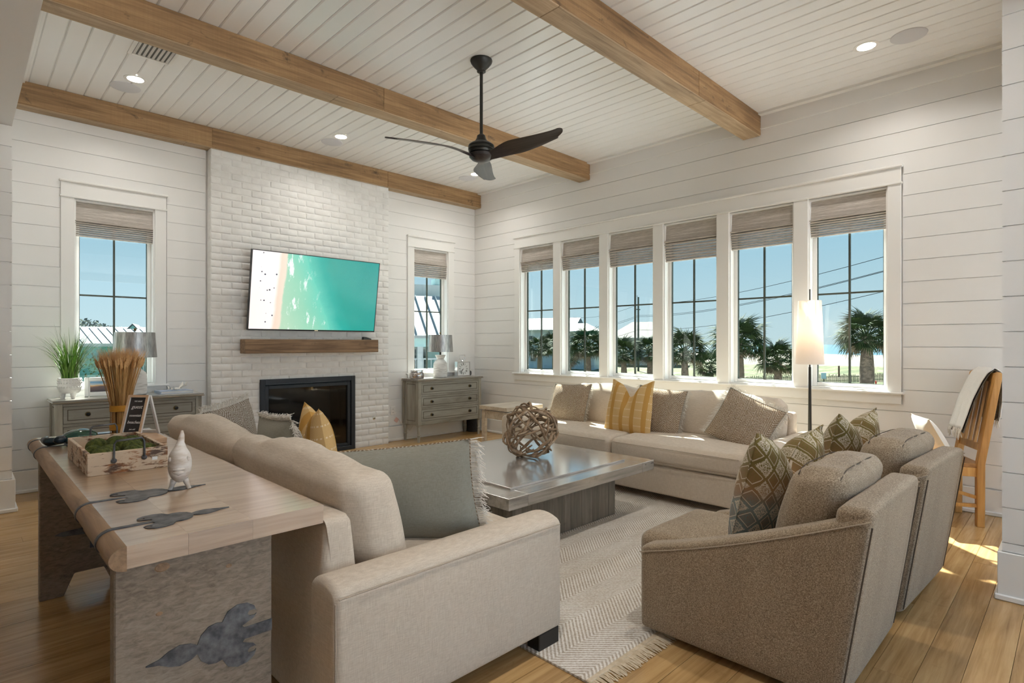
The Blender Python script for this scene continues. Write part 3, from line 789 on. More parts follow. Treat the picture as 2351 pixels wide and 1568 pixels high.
a = .53; fb = MB().box(-a, .50, .02, a, .52, h - .06).box(-a, .03, .02, -a + .02, .5, h - .06).box(a - .02, .03, .02, a, .5, h - .06).box(-a, .03, .0, a, .5, .04).box(-a, .03, h - .08, a, .5, h - .06)
fb.build('firebox', FPIN, t)
B(-.40, .12, .04, .40, .42, .13).build('burner_tray', FPIN, t, bevel=.01)
for (x0, y0, z0, x1, y1, z1, rr) in ((-.38, .30, .16, .30, .34, .20, .06), (-.30, .14, .17, -.20, .38, .38, .055), (.02, .22, .20, .30, .14, .40, .065), (-.12, .2, .2, .16, .36, .28, .05), (.2, .36, .17, .42, .2, .2, .05)):
    pts = [Vector((x0, y0, z0)).lerp(Vector((x1, y1, z1)), k / 6) + Vector((0, 0, .012 * math.sin(k * 2.1))) for k in range(7)]
    MB().tube(pts, [rr * (1 + .18 * math.sin(k * 1.9 + x0 * 9)) for k in range(7)], 9).build('log', LOGM, t, smooth=50)

# ---- mantel, remote, TV
m_ = B(-.823, -.16, 0, .823, 0, .158).build('mantel_beam', MANT, None, bevel=.005, loc=(-2.708, CY, 1.232)); tag(m_, 'dark reclaimed wood mantel beam under the television', 'mantel')
t = thing('remote_stand', 'small black remote stand lying at the right end of the mantel', 'remote', (-2.02, CY - .09, 1.391))
MB().prism([(-.055, .0), (.06, 0), (.06, .012), (-.02, .034), (-.05, .036)], 1, -.025, .025).build('body', TVBLK, t, bevel=.003)
B(.0, -.012, .012, .03, .012, .02).build('button_pad', BLKPL, t)
t = thing('television', 'large flat television showing an aerial beach, tilted down on the chimney', 'television', (-2.702, -.29, 1.93)); t.rotation_euler = (R(9.1), 0, 0)
tw, th = .787, .444
B(-tw, -.012, -th, tw, .028, th).build('housing', TVBLK, t, bevel=.004)
fr = MB()
for (x0, z0, x1, z1) in ((-tw, -th, -tw + .009, th), (tw - .009, -th, tw, th), (-tw + .009, th - .009, tw - .009, th), (-tw + .009, -th, tw - .009, -th + .016)): fr.box(x0, -.016, z0, x1, -.011, z1)
fr.build('bezel', TVBLK, t)
B(-tw + .009, -.0145, -th + .016, tw - .009, -.0115, th - .009).build('screen', TVPIC, t)
B(-.022, -.018, -th + .003, .022, -.0155, -th + .012).build('badge', CHROME, t)
MB().box(-.25, .028, -.2, .25, .06, .2).box(-.1, .06, -.08, .1, .135, .02).build('wall_mount', FPBLK, t)
# ---- small wall things
t = thing('gas_valve', 'round chrome gas key valve on the brick right of the fireplace', 'valve', (-1.854, CY - .003, .361))
MB().lathe([(.022, 0), (.022, .003), (.018, .006), (.010, .007), (.010, .002)], 16).xf(Matrix.Rotation(R(90), 4, 'X')).build('flange', CHROME, t, smooth=30)
MB().lathe([(.006, 0), (.006, .012)], 10).xf(Matrix.Rotation(R(90), 4, 'X')).build('key_socket', KNOB, t)
t = thing('wall_outlet', 'white electrical outlet low on the shiplap beside the right dresser', 'outlet', (-1.485, 0, .36))
B(-.036, -.006, 0, .036, 0, .115).build('plate', PLAST, t, bevel=.002)
for z in (.022, .068):
    o_ = B(-.017, -.008, z, .017, -.006, z + .026).build('socket', PLAST, t, bevel=.001)
    MB().box(-.008, -.0085, .008 + z, -.005, -.0078, .018 + z).box(.005, -.0085, .008 + z, .008, -.0078, .018 + z).build('slot', KNOB, o_)
o_ = B(-.03, -.0018, -.03, .03, 0, .03).build('paper_tag', PINK, None, loc=(-1.428, -.002, .285), rot=(0, R(38), 0)); tag(o_, 'small pink paper tag hanging below the wall outlet', 'tag')
pts = [(-1.40, -.012, .30), (-1.37, -.02, .24), (-1.28, -.02, .16), (-1.22, -.03, .12), (-1.15, -.02, .2), (-1.12, -.02, .3)]
o_ = MB().tube(pts, .003, 6).build('lamp_cord', PLAST); tag(o_, 'thin white cord looping on the wall behind the right dresser', 'cord')


# ------------------------------------------------------------------ dressers
def dresser(label, loc, w, d, h, legh):
    t = thing('dresser', label, 'dresser', loc); hw = w / 2; yf, yb = -d, 0; th_ = .03; bz0 = legh; bz1 = h - th_
    # top with ogee edge
    prof = [(.0, 0), (.012, .004), (.016, .012), (.006, .016), (.010, .022), (.010, .03)]
    mb = MB()
    for k in range(len(prof) - 1):
        a, z0 = prof[k]; c, z1 = prof[k + 1]
        e0, e1 = .006 + a, .006 + c
        mb.add([(-hw - e0, yf - e0, h - th_ + z0), (hw + e0, yf - e0, h - th_ + z0), (hw + e0, yb, h - th_ + z0), (-hw - e0, yb, h - th_ + z0),
                (-hw - e1, yf - e1, h - th_ + z1), (hw + e1, yf - e1, h - th_ + z1), (hw + e1, yb, h - th_ + z1), (-hw - e1, yb, h - th_ + z1)],
               [(0, 1, 5, 4), (1, 2, 6, 5), (2, 3, 7, 6), (3, 0, 4, 7)] + ([(0, 3, 2, 1)] if k == 0 else []) + ([(4, 5, 6, 7)] if k == len(prof) - 2 else []))
    mb.build('top', GREYT, t, merge=True)
    p = .055
    for sx_ in (-1, 1):
        for (ya, yb2) in ((yf, yf + p), (-p, 0)):
            B(min(sx_ * hw, sx_ * (hw - p)), ya, bz0, max(sx_ * hw, sx_ * (hw - p)), yb2, bz1).build('corner_post', GREYV, t, bevel=.003)
        x0, x1 = sorted((sx_ * (hw - .012), sx_ * (hw - .03)))
        sp = B(x0, yf + p, bz0, x1, -p, bz1).build('side_panel', GREYV, t)
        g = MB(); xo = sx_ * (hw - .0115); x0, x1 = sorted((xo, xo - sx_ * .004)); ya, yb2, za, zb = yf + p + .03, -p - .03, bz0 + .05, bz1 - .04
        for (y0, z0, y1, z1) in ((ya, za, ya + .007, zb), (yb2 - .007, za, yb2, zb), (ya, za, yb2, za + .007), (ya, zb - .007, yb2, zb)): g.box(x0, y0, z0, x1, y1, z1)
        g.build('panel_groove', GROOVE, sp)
    B(-hw + p, -.02, bz0, hw - p, -.005, bz1).build('back_panel', GREYV, t)
    B(-hw + p, yf + .006, bz0, hw - p, -.02, bz0 + .02).build('bottom_panel', GREYV, t)
    n = 3; ra = .026; H_ = bz1 - bz0 - .03; dh = (H_ - ra * (n + 1)) / n
    for k in range(n + 1):
        z = bz0 + .03 + k * (dh + ra) - (.03 if k == 0 else 0); B(-hw + p, yf + .004, z, hw - p, yf + .04, z + ra + (.03 if k == 0 else 0)).build('rail', GREYP, t, bevel=.002)
    for k in range(n):
        z = bz0 + .03 + ra + k * (dh + ra); x0, x1 = -hw + p + .003, hw - p - .003
        dr = B(x0, yf + .003, z + .003, x1, yf + .3, z + dh - .003).build('drawer', GREYP, t, bevel=.002)
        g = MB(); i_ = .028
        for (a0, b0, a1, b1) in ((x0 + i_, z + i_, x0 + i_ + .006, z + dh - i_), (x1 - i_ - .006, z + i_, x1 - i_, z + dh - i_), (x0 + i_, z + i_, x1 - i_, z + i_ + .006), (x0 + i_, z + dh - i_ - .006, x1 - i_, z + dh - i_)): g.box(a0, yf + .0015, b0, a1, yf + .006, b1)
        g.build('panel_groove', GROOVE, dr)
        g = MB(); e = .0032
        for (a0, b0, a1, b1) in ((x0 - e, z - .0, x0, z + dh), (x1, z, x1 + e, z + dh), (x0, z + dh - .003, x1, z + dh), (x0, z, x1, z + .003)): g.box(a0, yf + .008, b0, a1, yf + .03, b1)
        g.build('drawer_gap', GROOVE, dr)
        for sx_ in (-1, 1):
            kb = MB().lathe([(.0215, 0), (.0215, .003), (.019, .005)], 16).xf(Matrix.Translation((sx_ * w * .30, yf + .003, z + dh / 2)) @ Matrix.Rotation(R(90), 4, 'X')).build('knob_plate', BRASS, dr, smooth=30)
            MB().lathe([(.007, 0), (.007, .010), (.0155, .016), (.0165, .022), (.012, .028), (.0, .030)], 14, cap=False).xf(Matrix.Translation((sx_ * w * .30, yf, z + dh / 2)) @ Matrix.Rotation(R(90), 4, 'X')).build('knob', KNOB, dr, smooth=30)
    prof = [(.014, 0), (.016, .01), (.021, legh * .32), (.017, legh * .36), (.026, legh * .40), (.026, legh * .44), (.019, legh * .48), (.026, legh * .86), (.022, legh * .9), (.029, legh * .95), (.029, legh)]
    for sx_ in (-1, 1):
        for yy in (yf + .03, -.03): MB().lathe(prof, 14, (sx_ * (hw - .03), yy, 0)).build('leg', GREYV, t, smooth=40)
    return t


dresser('grey distressed dresser left of the fireplace, partly behind the console table', (-4.578, -.032, 0), 1.155, .405, .845, .22)
dresser('grey distressed three-drawer dresser with turned legs right of the fireplace', (-.785, -.032, 0), 1.13, .375, .86, .235)


# ------------------------------------------------------------------ table lamps
def tlamp(label, loc, k=1.0):
    t = thing('table_lamp', label, 'lamp', loc, group='silver-shaded table lamps')
    body = [(.085, 0), (.098, .006), (.099, .03), (.101, .10), (.099, .17), (.097, .195), (.088, .215), (.062, .24), (.050, .255), (.050, .265), (.056, .275), (.075, .312), (.078, .318), (.02, .32)]
    def rr(p): return 1
    mb = MB(); n = 36; v = []; f = []
    fine = []
    for (r0, z0), (r1, z1) in zip(body, body[1:]):
        m = max(1, int(abs(z1 - z0) / .006))
        for i in range(m): fine.append((r0 + (r1 - r0) * i / m, z0 + (z1 - z0) * i / m))
    fine.append(body[-1])
    for r, z in fine:
        for j in range(n):
            a = 2 * math.pi * j / n; q = noise.noise(Vector((math.cos(a) * 2.2, math.sin(a) * 2.2, z * 75))) * .0035
            v.append(((r + q) * math.cos(a) * k, (r + q) * math.sin(a) * k, z * k))
    for i in range(len(fine) - 1):
        for j in range(n): f.append((i * n + j, i * n + (j + 1) % n, (i + 1) * n + (j + 1) % n, (i + 1) * n + j))
    f.append(tuple(range(n)))
    mb.add(v, f).build('base', CERAM, t, smooth=70)
    MB().lathe([(.012, .318 * k), (.012, .35 * k), (.016, .352 * k), (.016, .40 * k)], 12).build('socket', KNOB, t, smooth=30)
    z0, z1 = .362 * k, .605 * k; r0, r1 = .183 * k, .167 * k
    MB().lathe([(r0, z0), (r1, z1), (r1 - .003, z1), (r0 - .003, z0), (r0, z0)], 40, cap=False).build('shade', SILV, t, smooth=40)
    MB().tube([(0, 0, .40 * k), (0, 0, .62 * k)], .003, 6).box(-r1, -.002, z1 - .012, r1, .002, z1 - .009).box(-.002, -r1, z1 - .012, .002, r1, z1 - .009).build('harp', KNOB, t)
    MB().ball((0, 0, .632 * k), .013 * k, .013 * k, .015 * k, 12, 8).build('finial', BRASS, t, smooth=60)
    return t


tlamp('silver drum lamp with white ridged base on the left dresser, behind the wheat', (-4.525, -.20, .845), 1.0)
tlamp('silver drum lamp with white ridged base on the right dresser', (-.81, -.185, .86), 1.0)

# ------------------------------------------------------------------ on the left dresser
t = thing('potted_grass', 'tall spiky green grass in a footed white stoneware pot', 'plant', (-5.03, -.235, .845))
prof = [(.03, .05), (.062, .048), (.078, .065), (.087, .10), (.089, .15), (.086, .185), (.081, .186), (.078, .175), (.078, .16)]
pot = MB().lathe(prof, 36, cap=True)
pot.build('pot', POTM, t, smooth=40)
for a in range(3):
    an = 2.1 * a + .9; MB().lathe([(.015, 0), (.019, .02), (.024, .06)], 10, (.05 * math.cos(an), .05 * math.sin(an), 0)).build('foot', POTM, t, smooth=40)
band = MB()
for k in range(26):
    an = 2 * math.pi * k / 26
    for z, s_ in ((.168, .007), (.145, .009), (.105, .009)):
        band.ball((.0885 * math.cos(an), .0885 * math.sin(an), z), s_ * .6, s_ * .6, s_, 6, 4)
band.build('relief_beads', POTM, t, smooth=60, kind='stuff')
MB().lathe([(.077, .16), (.001, .165)], 20, cap=False).build('soil', M('soil', (.03, .022, .015), rough=1), t)
random.seed(21); gb = MB(); gd = MB()
for k in range(230):
    an = random.random() * 6.283; rad = random.random() ** .5 * .06; L = random.uniform(.16, .50) * (1.0 if k % 6 else 1.15); lean = random.uniform(.03, .26) * (L / .4) * (1.9 if k % 17 == 0 else 1)
    bx, by = rad * math.cos(an), rad * math.sin(an); a2 = an + random.uniform(-.7, .7); wd = random.uniform(.0022, .0048) * (1.6 if L < .26 else 1)
    v = []; ns = 7; px, py = -math.sin(a2), math.cos(a2)
    for i in range(ns + 1):
        s_ = i / ns; o_ = lean * s_ ** 1.8 + .0 * s_; z = .16 + L * (s_ - .12 * s_ ** 3 * lean / .1 * .5); ww = wd * (1 - s_ ** 2.2) + .0003
        cx, cy = bx + math.cos(a2) * o_, by + math.sin(a2) * o_
        v += [(cx - px * ww, cy - py * ww, z), (cx + px * ww, cy + py * ww, z)]
    (gd if (k % 5 == 0 and L > .3) else gb).add(v, [(2 * i, 2 * i + 1, 2 * i + 3, 2 * i + 2) for i in range(ns)])
gb.build('leaves', GRASSM, t, kind='stuff'); gd.build('dry_leaves', GRASSD, t, kind='stuff')
for q in range(2):      # two long arching blades
    v = []
    for i in range(11):
        s_ = i / 10; x = -.02 - (.17 if q == 0 else .16) * s_ ** 1.4; z = .17 + (.44 if q == 0 else .17) * math.sin(s_ * 1.75) * (1 if q == 0 else .9)
        w_ = .0028 * (1 - s_ ** 2) + .0004; v += [(x, -.01 - w_, z), (x, -.01 + w_, z)]
    MB().add(v, [(2 * i, 2 * i + 1, 2 * i + 3, 2 * i + 2) for i in range(10)]).build('arching_leaf', GRASSD, t)

t = thing('photo_frame', 'white wooden picture frame with a sunset beach photograph', 'frame', (-4.77, -.16, .845), R(-4)); t.rotation_euler = (R(-9), 0, R(-4))
fw_, fh = .145, .18
fr = MB()
for (x0, z0, x1, z1) in ((-fw_, 0, -fw_ + .035, fh), (fw_ - .035, 0, fw_, fh), (-fw_ + .035, fh - .035, fw_ - .035, fh), (-fw_ + .035, 0, fw_ - .035, .035)): fr.box(x0, -.018, z0, x1, .002, z1)
fr.build('frame', FRAMEW, t, bevel=.004)
B(-fw_ + .03, -.008, .03, fw_ - .03, -.004, fh - .03).build('mat_board', PAPER, t)
B(-fw_ + .045, -.0095, 0, fw_ - .045, -.0075, .098).build('photograph', SUNSET, t, loc=(0, 0, .042))
MB().prism([(.002, .14), (.006, .14), (.075, 0), (.068, 0)], 0, -.02, .02).build('easel_back', FRAMEW, t)
t = thing('coffee_table_book', 'thin pale blue book lying under the shell', 'book', (-4.19, -.20, .845), R(2))
B(-.145, -.11, 0, .145, .11, .003).build('cover', BLUEB, t); B(-.142, -.107, .003, .142, .107, .021).build('pages', PAPER, t); B(-.145, -.11, .021, .145, .11, .024).build('cover', BLUEB, t); B(-.147, -.11, 0, -.142, .11, .024).build('spine', BLUEB, t)
t = thing('seashell', 'white clam shell with frilled edges on the blue book', 'shell', (-4.165, -.20, .869), R(10))
for sgn, ln, up in ((1, .088, .055), (-1, .082, .026)):
    def sh(u, v, sgn=sgn, ln=ln, up=up):
        a = (u - .5) * 2.1; r = v; w_ = 1 + .10 * math.cos(u * 44) * v
        return (sgn * ln * math.sin(R(75) * r) * math.cos(a) * w_ + .01 * sgn - .0, .062 * math.sin(a) * r * w_, .004 + up * r ** 1.2 * w_ * (1 if sgn > 0 else .9) + .016 * math.cos(u * 22) * v * v + .012 * (1 - r))
    g = MB().grid(sh, 44, 10)
    g2 = MB().grid(lambda u, v: tuple(Vector(sh(u, v)) + Vector((0, 0, -.005))), 44, 10)
    n_ = len(g.v); g.add(g2.v, g2.f); g.build('valve', SHELL, t, smooth=60)
MB().ball((0, 0, .012), .03, .04, .014, 14, 8).build('hinge', SHELL, t, smooth=60)

# ------------------------------------------------------------------ on the right dresser
t = thing('glass_jar', 'squat mercury glass jar with a lid on the right dresser', 'jar', (-1.262, -.25, .86))
MG = M('mercury glass', (.68, .64, .62), (.38, .33, .31), (14, 14, 14), rough=.12, metal=.9)
MB().lathe([(.09, 0), (.098, .01), (.102, .04), (.10, .07), (.083, .088), (.08, .09)], 30).build('body', MG, t, smooth=40)
MB().lathe([(.084, .092), (.088, .096), (.088, .112), (.084, .118), (.02, .122)], 30).build('lid', CHROME, t, smooth=40)
t = thing('table_clock', 'square silver table clock with a loop handle on the right dresser', 'clock', (-.40, -.185, .86))
cw = .122
fr = MB()
for (x0, z0, x1, z1) in ((-cw, 0, -cw + .012, .215), (cw - .012, 0, cw, .215), (-cw + .012, .203, cw - .012, .215), (-cw + .012, 0, cw - .012, .012)): fr.box(x0, -.035, z0, x1, .03, z1)
fr.build('case', CHROME, t, bevel=.002); B(-cw + .012, -.022, .012, cw - .012, .03, .203).build('dial', PAPER, t)
ROM = ['XII', 'I', 'II', 'III', 'IIII', 'V', 'VI', 'VII', 'VIII', 'IX', 'X', 'XI']
for k in range(12):
    an = k * math.pi / 6; g = MB(); s0 = ROM[k]; n_ = len(s0)
    for i, chh in enumerate(s0):
        o_ = (i - (n_ - 1) / 2) * .0065
        m0 = Matrix.Rotation(an, 4, 'Y')
        for (dx0, dx1) in (((0, 0),) if chh == 'I' else (((-.003, .003), (.003, -.003)) if chh == 'X' else ((-.003, 0), (.003, 0)))):
            a = m0 @ Vector((o_ + dx0, -.0235, .086)); c = m0 @ Vector((o_ + dx1, -.0235, .052))
            g.tube([tuple(a + Vector((0, 0, .1075))), tuple(c + Vector((0, 0, .1075)))], .0012, 4)
    g.build('numeral', KNOB, t)
for an, ln in ((R(222), .085), (R(232), .05)):
    g = MB().tube([(0, -.025, .1075), (math.sin(an) * ln, -.025, .1075 + math.cos(an) * ln)], [.003, .0012], 5); g.build('hand', KNOB, t)
MB().tube([(-.018, 0, .218), (-.022, 0, .236), (-.044, 0, .246), (-.048, 0, .31), (.048, 0, .31), (.044, 0, .246), (.022, 0, .236), (.018, 0, .218)], .0045, 8).build('handle', CHROME, t, smooth=50)
MB().lathe([(.02, .213), (.022, .222), (.012, .235), (.016, .248), (.006, .256)], 14).build('finial', CHROME, t, smooth=40)
t = thing('smart_speaker', 'dark rounded fabric speaker in the corner of the right dresser', 'speaker', (-.255, -.10, .86))
MB().lathe([(.07, 0), (.078, .006), (.08, .03), (.079, .058), (.07, .07), (.02, .072)], 28).build('body', BLKPL, t, smooth=40)
MB().lathe([(.05, .072), (.05, .0735)], 20).build('top_ring', TVBLK, t)
t = thing('waste_bin', 'black cylinder bin on the floor behind the right dresser legs', 'bin', (-.13, -.115, 0))
MB().lathe([(.088, 0), (.092, .004), (.092, .31), (.096, .315), (.092, .318), (.088, .31), (.086, .02)], 28).build('body', BLKPL, t, smooth=40)

# ------------------------------------------------------------------ sofas
def sofa(label, loc, rz):
    t = thing('sofa', label, 'sofa', loc, rz); IL = 1.23; AW = .19; D = .545; z0 = .075
    softbox(2 * IL + .02, 2 * D - .03, .235, .02, n=4).xf(Matrix.Translation((0, .01, z0 + .1175))).build('base', LINEN, t, smooth=50)
    for sg in (-1, 1):
        def fa(P, u):
            z = P.z
            return (P.x, P.y, z + (.028 * (1 - (P.x / (AW / 2)) ** 2) if u[2] > .9 else 0))
        softbox(AW, 2 * D, .475, .028, n=6, bulge=(.006, .006, 0), fn=fa, wr=.0015, ws=5, seed=sg).xf(Matrix.Translation((sg * (IL + AW / 2), 0, z0 + .2375))).build('arm', LINEN, t, smooth=60)
        xo = sg * (IL + AW + .003)
        MB().tube([(xo, -D + .01, z0 + .462), (xo, 0, z0 + .464), (xo, D - .02, z0 + .462)], .0025, 5).build('arm_seam', LINEND, t)
        MB().tube([(xo - sg * .004, -D + .0, z0 + .02), (xo - sg * .004, -D, z0 + .45)], .003, 5).build('corner_seam', LINEND, t)

    def fb(P, u):
        k = (P.z + .335) / .67
        return (P.x, P.y + (.055 * k if u[1] < 0 else -.05 * k * k), P.z)
    softbox(2 * IL + .04, .20, .665, .03, n=8, fn=fb, wr=.002).xf(Matrix.Translation((0, -D + .10, z0 + .3325))).build('back_frame', LINEN, t, smooth=60)
    for sg in (-1, 1):
        def fs(P, u):
            k = max(0, u[1]) ** 6
            return (P.x, P.y, P.z - .012 * k * (1 if u[2] > 0 else -.2))
        softbox(IL - .006, .86, .19, .055, n=9, bulge=(.004, .012, .018), fn=fs, wr=.004, ws=4, seed=sg + 3).xf(Matrix.Translation((sg * IL / 2, D - .86 / 2 + .008, .31 + .095))).build('seat_cushion', LINEN, t, smooth=70)
        ml = [(sg * IL / 2 + IL / 2 * (i / 12 * 2 - 1) * .93, D + .019 - .011 * (i / 6 - 1) ** 2, .465 - .004 * abs(i / 6 - 1)) for i in range(13)]
        MB().tube(ml, .003, 5).build('cushion_piping', LINEND, t, smooth=60)
        ml = [(sg * IL / 2 + IL / 2 * (i / 12 * 2 - 1) * .93, D + .019 - .011 * (i / 6 - 1) ** 2, .337) for i in range(13)]
        MB().tube(ml, .003, 5).build('cushion_piping', LINEND, t, smooth=60)

        def fc(P, u):
            k = (P.z + .2) / .4; sag = .03 * math.cos(u[0] * math.pi) * max(0, u[2])
            wrk = .007 * math.sin(u[0] * 23 + 3 * math.sin(u[0] * 5) + u[1] * 2) * max(0, u[2]) ** 2
            return (P.x, P.y - .10 * k + .0, P.z - .018 + sag * .6 + wrk)
        softbox(IL - .01, .215, .42, .075, n=12, bulge=(.012, .045, .012), fn=fc, wr=.010, ws=5, seed=sg * 5 + 1).xf(Matrix.Translation((sg * IL / 2, -D + .335, .49 + .195))).build('back_cushion', LINEN, t, smooth=70)
    for sx_ in (-1, 1):
        for sy_ in (-1, 1): B(sx_ * (IL + AW) - (.01 if sx_ > 0 else -.01) - (.075 if sx_ > 0 else 0), sy_ * D - (.012 if sy_ > 0 else -.012) - (.13 if sy_ > 0 else 0), .0, sx_ * (IL + AW) - (.01 if sx_ > 0 else -.01) + (0 if sx_ > 0 else .075), sy_ * D - (.012 if sy_ > 0 else -.012) + (0 if sy_ > 0 else .13), z0 + .004).build('foot', BLACKW, t, bevel=.004)
    return t


sofa('cream linen sofa in front, backed by the console table', (-4.367, -3.61, 0), R(-90))
sofa('cream linen sofa under the six windows', (-1.015, -3.665, 0), R(90))


# ------------------------------------------------------------------ pillows
def pillow(name, label, w, h, t_, loc, rot, front, back, chop=0.0, fringe='', group=None, seed=0, side=None, fl=.045, dens=1.0, curl=0.0, piping=None):
    """origin at the middle of the bottom edge; faces local -y"""
    th = thing(name, label, 'pillow', loc, rot, group); N = 22; rr = random.Random(seed)

    def P(u, v, s):
        x = w / 2 * u * (1 - .055 * (1 - v * v)); z = h / 2 * v * (1 - .06 * (1 - u * u))
        k = (max(0, 1 - abs(u) ** 2.6) * max(0, 1 - abs(v) ** 2.6)) ** .55
        y = s * t_ / 2 * k
        if chop:
            g = math.exp(-(u / .30) ** 2) * smooth01((v + .35) / 1.35); z -= chop * g
            x += -chop * .22 * u * smooth01((v + .2) / 1.2); y += (.35 * chop * g * (1 if s < 0 else .25)) * k - s * .1 * chop * g * k
            z += .05 * h * smooth01((abs(u) - .55) / .45) * smooth01((v - .3) / .7)
        if curl: y += curl * (u * u) * (.5 + .5 * v)
        q = noise.noise_vector(Vector((x * 7 + seed * 3.3, y * 3 + s, z * 7))) * .006 * k
        return (x + q.x, y + q.y, z + q.z + h / 2 * .94)
    for s, m, nm in ((-1, front, 'front_panel'), (1, back, 'back_panel')):
        MB().grid(lambda a, c: P(a * 2 - 1, c * 2 - 1, s), N, N).build(nm, m, th, smooth=80)
    if piping:
        pts = [P(-1 + 2 * i / 20, 1, 0) for i in range(21)] + [P(1, 1 - 2 * i / 20, 0) for i in range(1, 21)] + [P(1 - 2 * i / 20, -1, 0) for i in range(1, 21)] + [P(-1, -1 + 2 * i / 20, 0) for i in range(1, 20)]
        MB().tube(pts, .003, 5, closed=True).build('edge_seam', piping, th, smooth=60)
    if side is not None: pass
    if fringe:
        mb = MB()
        for e in fringe:
            L = h if e in 'LR' else w; n_ = int(L / .0042 * dens)
            for i in range(n_):
                s_ = -1 + 2 * (i + rr.random()) / n_
                p = Vector(P(-1 if e == 'L' else 1, s_, 0) if e in 'LR' else P(s_, 1, 0))
                o = {'L': Vector((-1, 0, 0)), 'R': Vector((1, 0, 0)), 'T': Vector((0, 0, 1))}[e]
                ln = fl * rr.uniform(.55, 1.15); dv = Vector((rr.uniform(-.45, .45), rr.uniform(-.6, .6), rr.uniform(-.5, .3)))
                a = p - o * .006; c = p + (o + dv * .4).normalized() * ln * .55; d_ = p + (o + dv).normalized() * ln + Vector((0, 0, -.25 * ln))
                r0 = rr.uniform(.0013, .0022)
                mb.tube([a, c, d_], [r0, r0, r0 * .6], 3, cap=False)
        mb.build('fringe', FRNG, th, kind='stuff')
    return th


GF = 'fringed herringbone pillows on the far sofa'
pillow('fringed_pillow', 'brown herringbone pillow with white fringe at the left end of the far sofa', .56, .46, .16, (-1.03, -2.70, .475), (R(-20), R(-3), R(-90 - 5)), HERR, GREYBACK, fringe='LR', group=GF, seed=1, piping=GREYBACK)
pillow('fringed_pillow', 'brown herringbone fringed pillow behind the yellow one on the far sofa', .50, .48, .16, (-1.05, -3.80, .475), (R(-20), R(4), R(-90 + 4)), HERR, GREYBACK, fringe='LR', group=GF, seed=2, piping=GREYBACK)
pillow('fringed_pillow', 'brown herringbone fringed pillow tipped over at the right end of the far sofa', .52, .46, .15, (-1.10, -4.58, .485), (R(-24), R(20), R(-90 - 6)), HERR, GREYBACK, fringe='LRT', group=GF, seed=3, fl=.05, piping=GREYBACK)
pillow('mustard_pillow', 'yellow striped pillow with pinched top in the middle of the far sofa', .52, .52, .17, (-1.20, -3.60, .475), (R(-15), 0, R(-90 + 2)), YEL, YEL, chop=.13, group='mustard pillows', seed=4)
# near sofa (we look at their backs)
pillow('fringed_pillow', 'large pillow turned to show its plain grey back, beside the near sofa arm', .60, .46, .20, (-4.315, -4.60, .468), (R(-8), R(6), R(133)), HERR, GREYBACK, fringe='LR', group='fringed pillows on the near sofa', seed=5, fl=.06, dens=1.5, piping=HERR, curl=.02)
pillow('fringed_pillow', 'grey-backed pillow with fringed top edge in the middle of the near sofa', .50, .46, .20, (-4.36, -3.42, .475), (R(-12), R(3), R(88)), HERRG, GREYBACK, fringe='TL', group='fringed pillows on the near sofa', seed=6, fl=.05, dens=2.0, piping=GREYBACK)
pillow('fringed_pillow', 'grey woven pillow with long fringe at the far end of the near sofa', .48, .46, .18, (-4.40, -2.66, .49), (R(-8), R(-6), R(35)), HERRG, GREYBACK, fringe='LT', group='fringed pillows on the near sofa', seed=7, fl=.06, dens=1.6)
pillow('mustard_pillow', 'yellow pillow with two pointed ears on the near sofa before the fireplace', .52, .48, .20, (-4.08, -3.25, .468), (R(-9), 0, R(76)), YEL, YEL, chop=.15, group='mustard pillows', seed=8)


# ------------------------------------------------------------------ coffee table
t = thing('coffee_table', 'square weathered grey wood coffee table with a stone inlay', 'coffee table', (-2.66, -3.53, 0))
X0, X1, Y0, Y1 = -.795, .795, -.78, .78; ZT = .43; TH = .073
for (x0, y0, x1, y1, m) in ((X0, Y0, X0 + .165, Y1, 1), (X1 - .165, Y0, X1, Y1, 1), (X0 + .165, Y0, X1 - .165, Y0 + .15, 0), (X0 + .165, Y1 - .15, X1 - .165, Y1, 0), (X0 + .165, Y0 + .15, X1 - .165, Y1 - .15, 0)):
    B(x0 + .0008, y0 + .0008, ZT - TH, x1 - .0008, y1 - .0008, ZT).build('top_plank', CTW, t, bevel=.0025)
B(X0 + .15, Y0 + .14, ZT, X1 - .195, Y1 - .125, ZT + .013).build('stone_inlay', STONE, t, bevel=.0015)
for (x, y) in ((X1 - .02, Y0), (X1 - .04, Y0), (X1 - .12, Y0 - .0)): MB().lathe([(.005, 0), (.005, .002)], 8).xf(Matrix.Translation((x, y + .001, ZT - .02)) @ Matrix.Rotation(R(90), 4, 'X')).build('nail', KNOB, t)
bx0, bx1, by0, by1 = -.567, .565, -.577, .577; random.seed(9)
for (a0, a1, fx) in ((bx0, bx1, 'x0'), (bx0, bx1, 'x1'), (by0 + .022, by1 - .022, 'y0'), (by0 + .022, by1 - .022, 'y1')):
    a = a0
    while a < a1 - .001:
        b_ = min(a1, a + random.uniform(.07, .15))
        if a1 - b_ < .05: b_ = a1
        j = random.uniform(0, .004)
        bb = {'x0': (a, by0 + j, b_, by0 + .022), 'x1': (a, by1 - .022, b_, by1 - j), 'y0': (bx0 + j, a, bx0 + .022, b_), 'y1': (bx1 - .022, a, bx1 - j, b_)}[fx]
        B(bb[0] + .0007, bb[1] + (.0007 if fx[0] == 'y' else 0), .012, bb[2] - .0007, bb[3] - (.0007 if fx[0] == 'y' else 0), ZT - TH).build('base_slat', CTV, t, bevel=.0015); a = b_

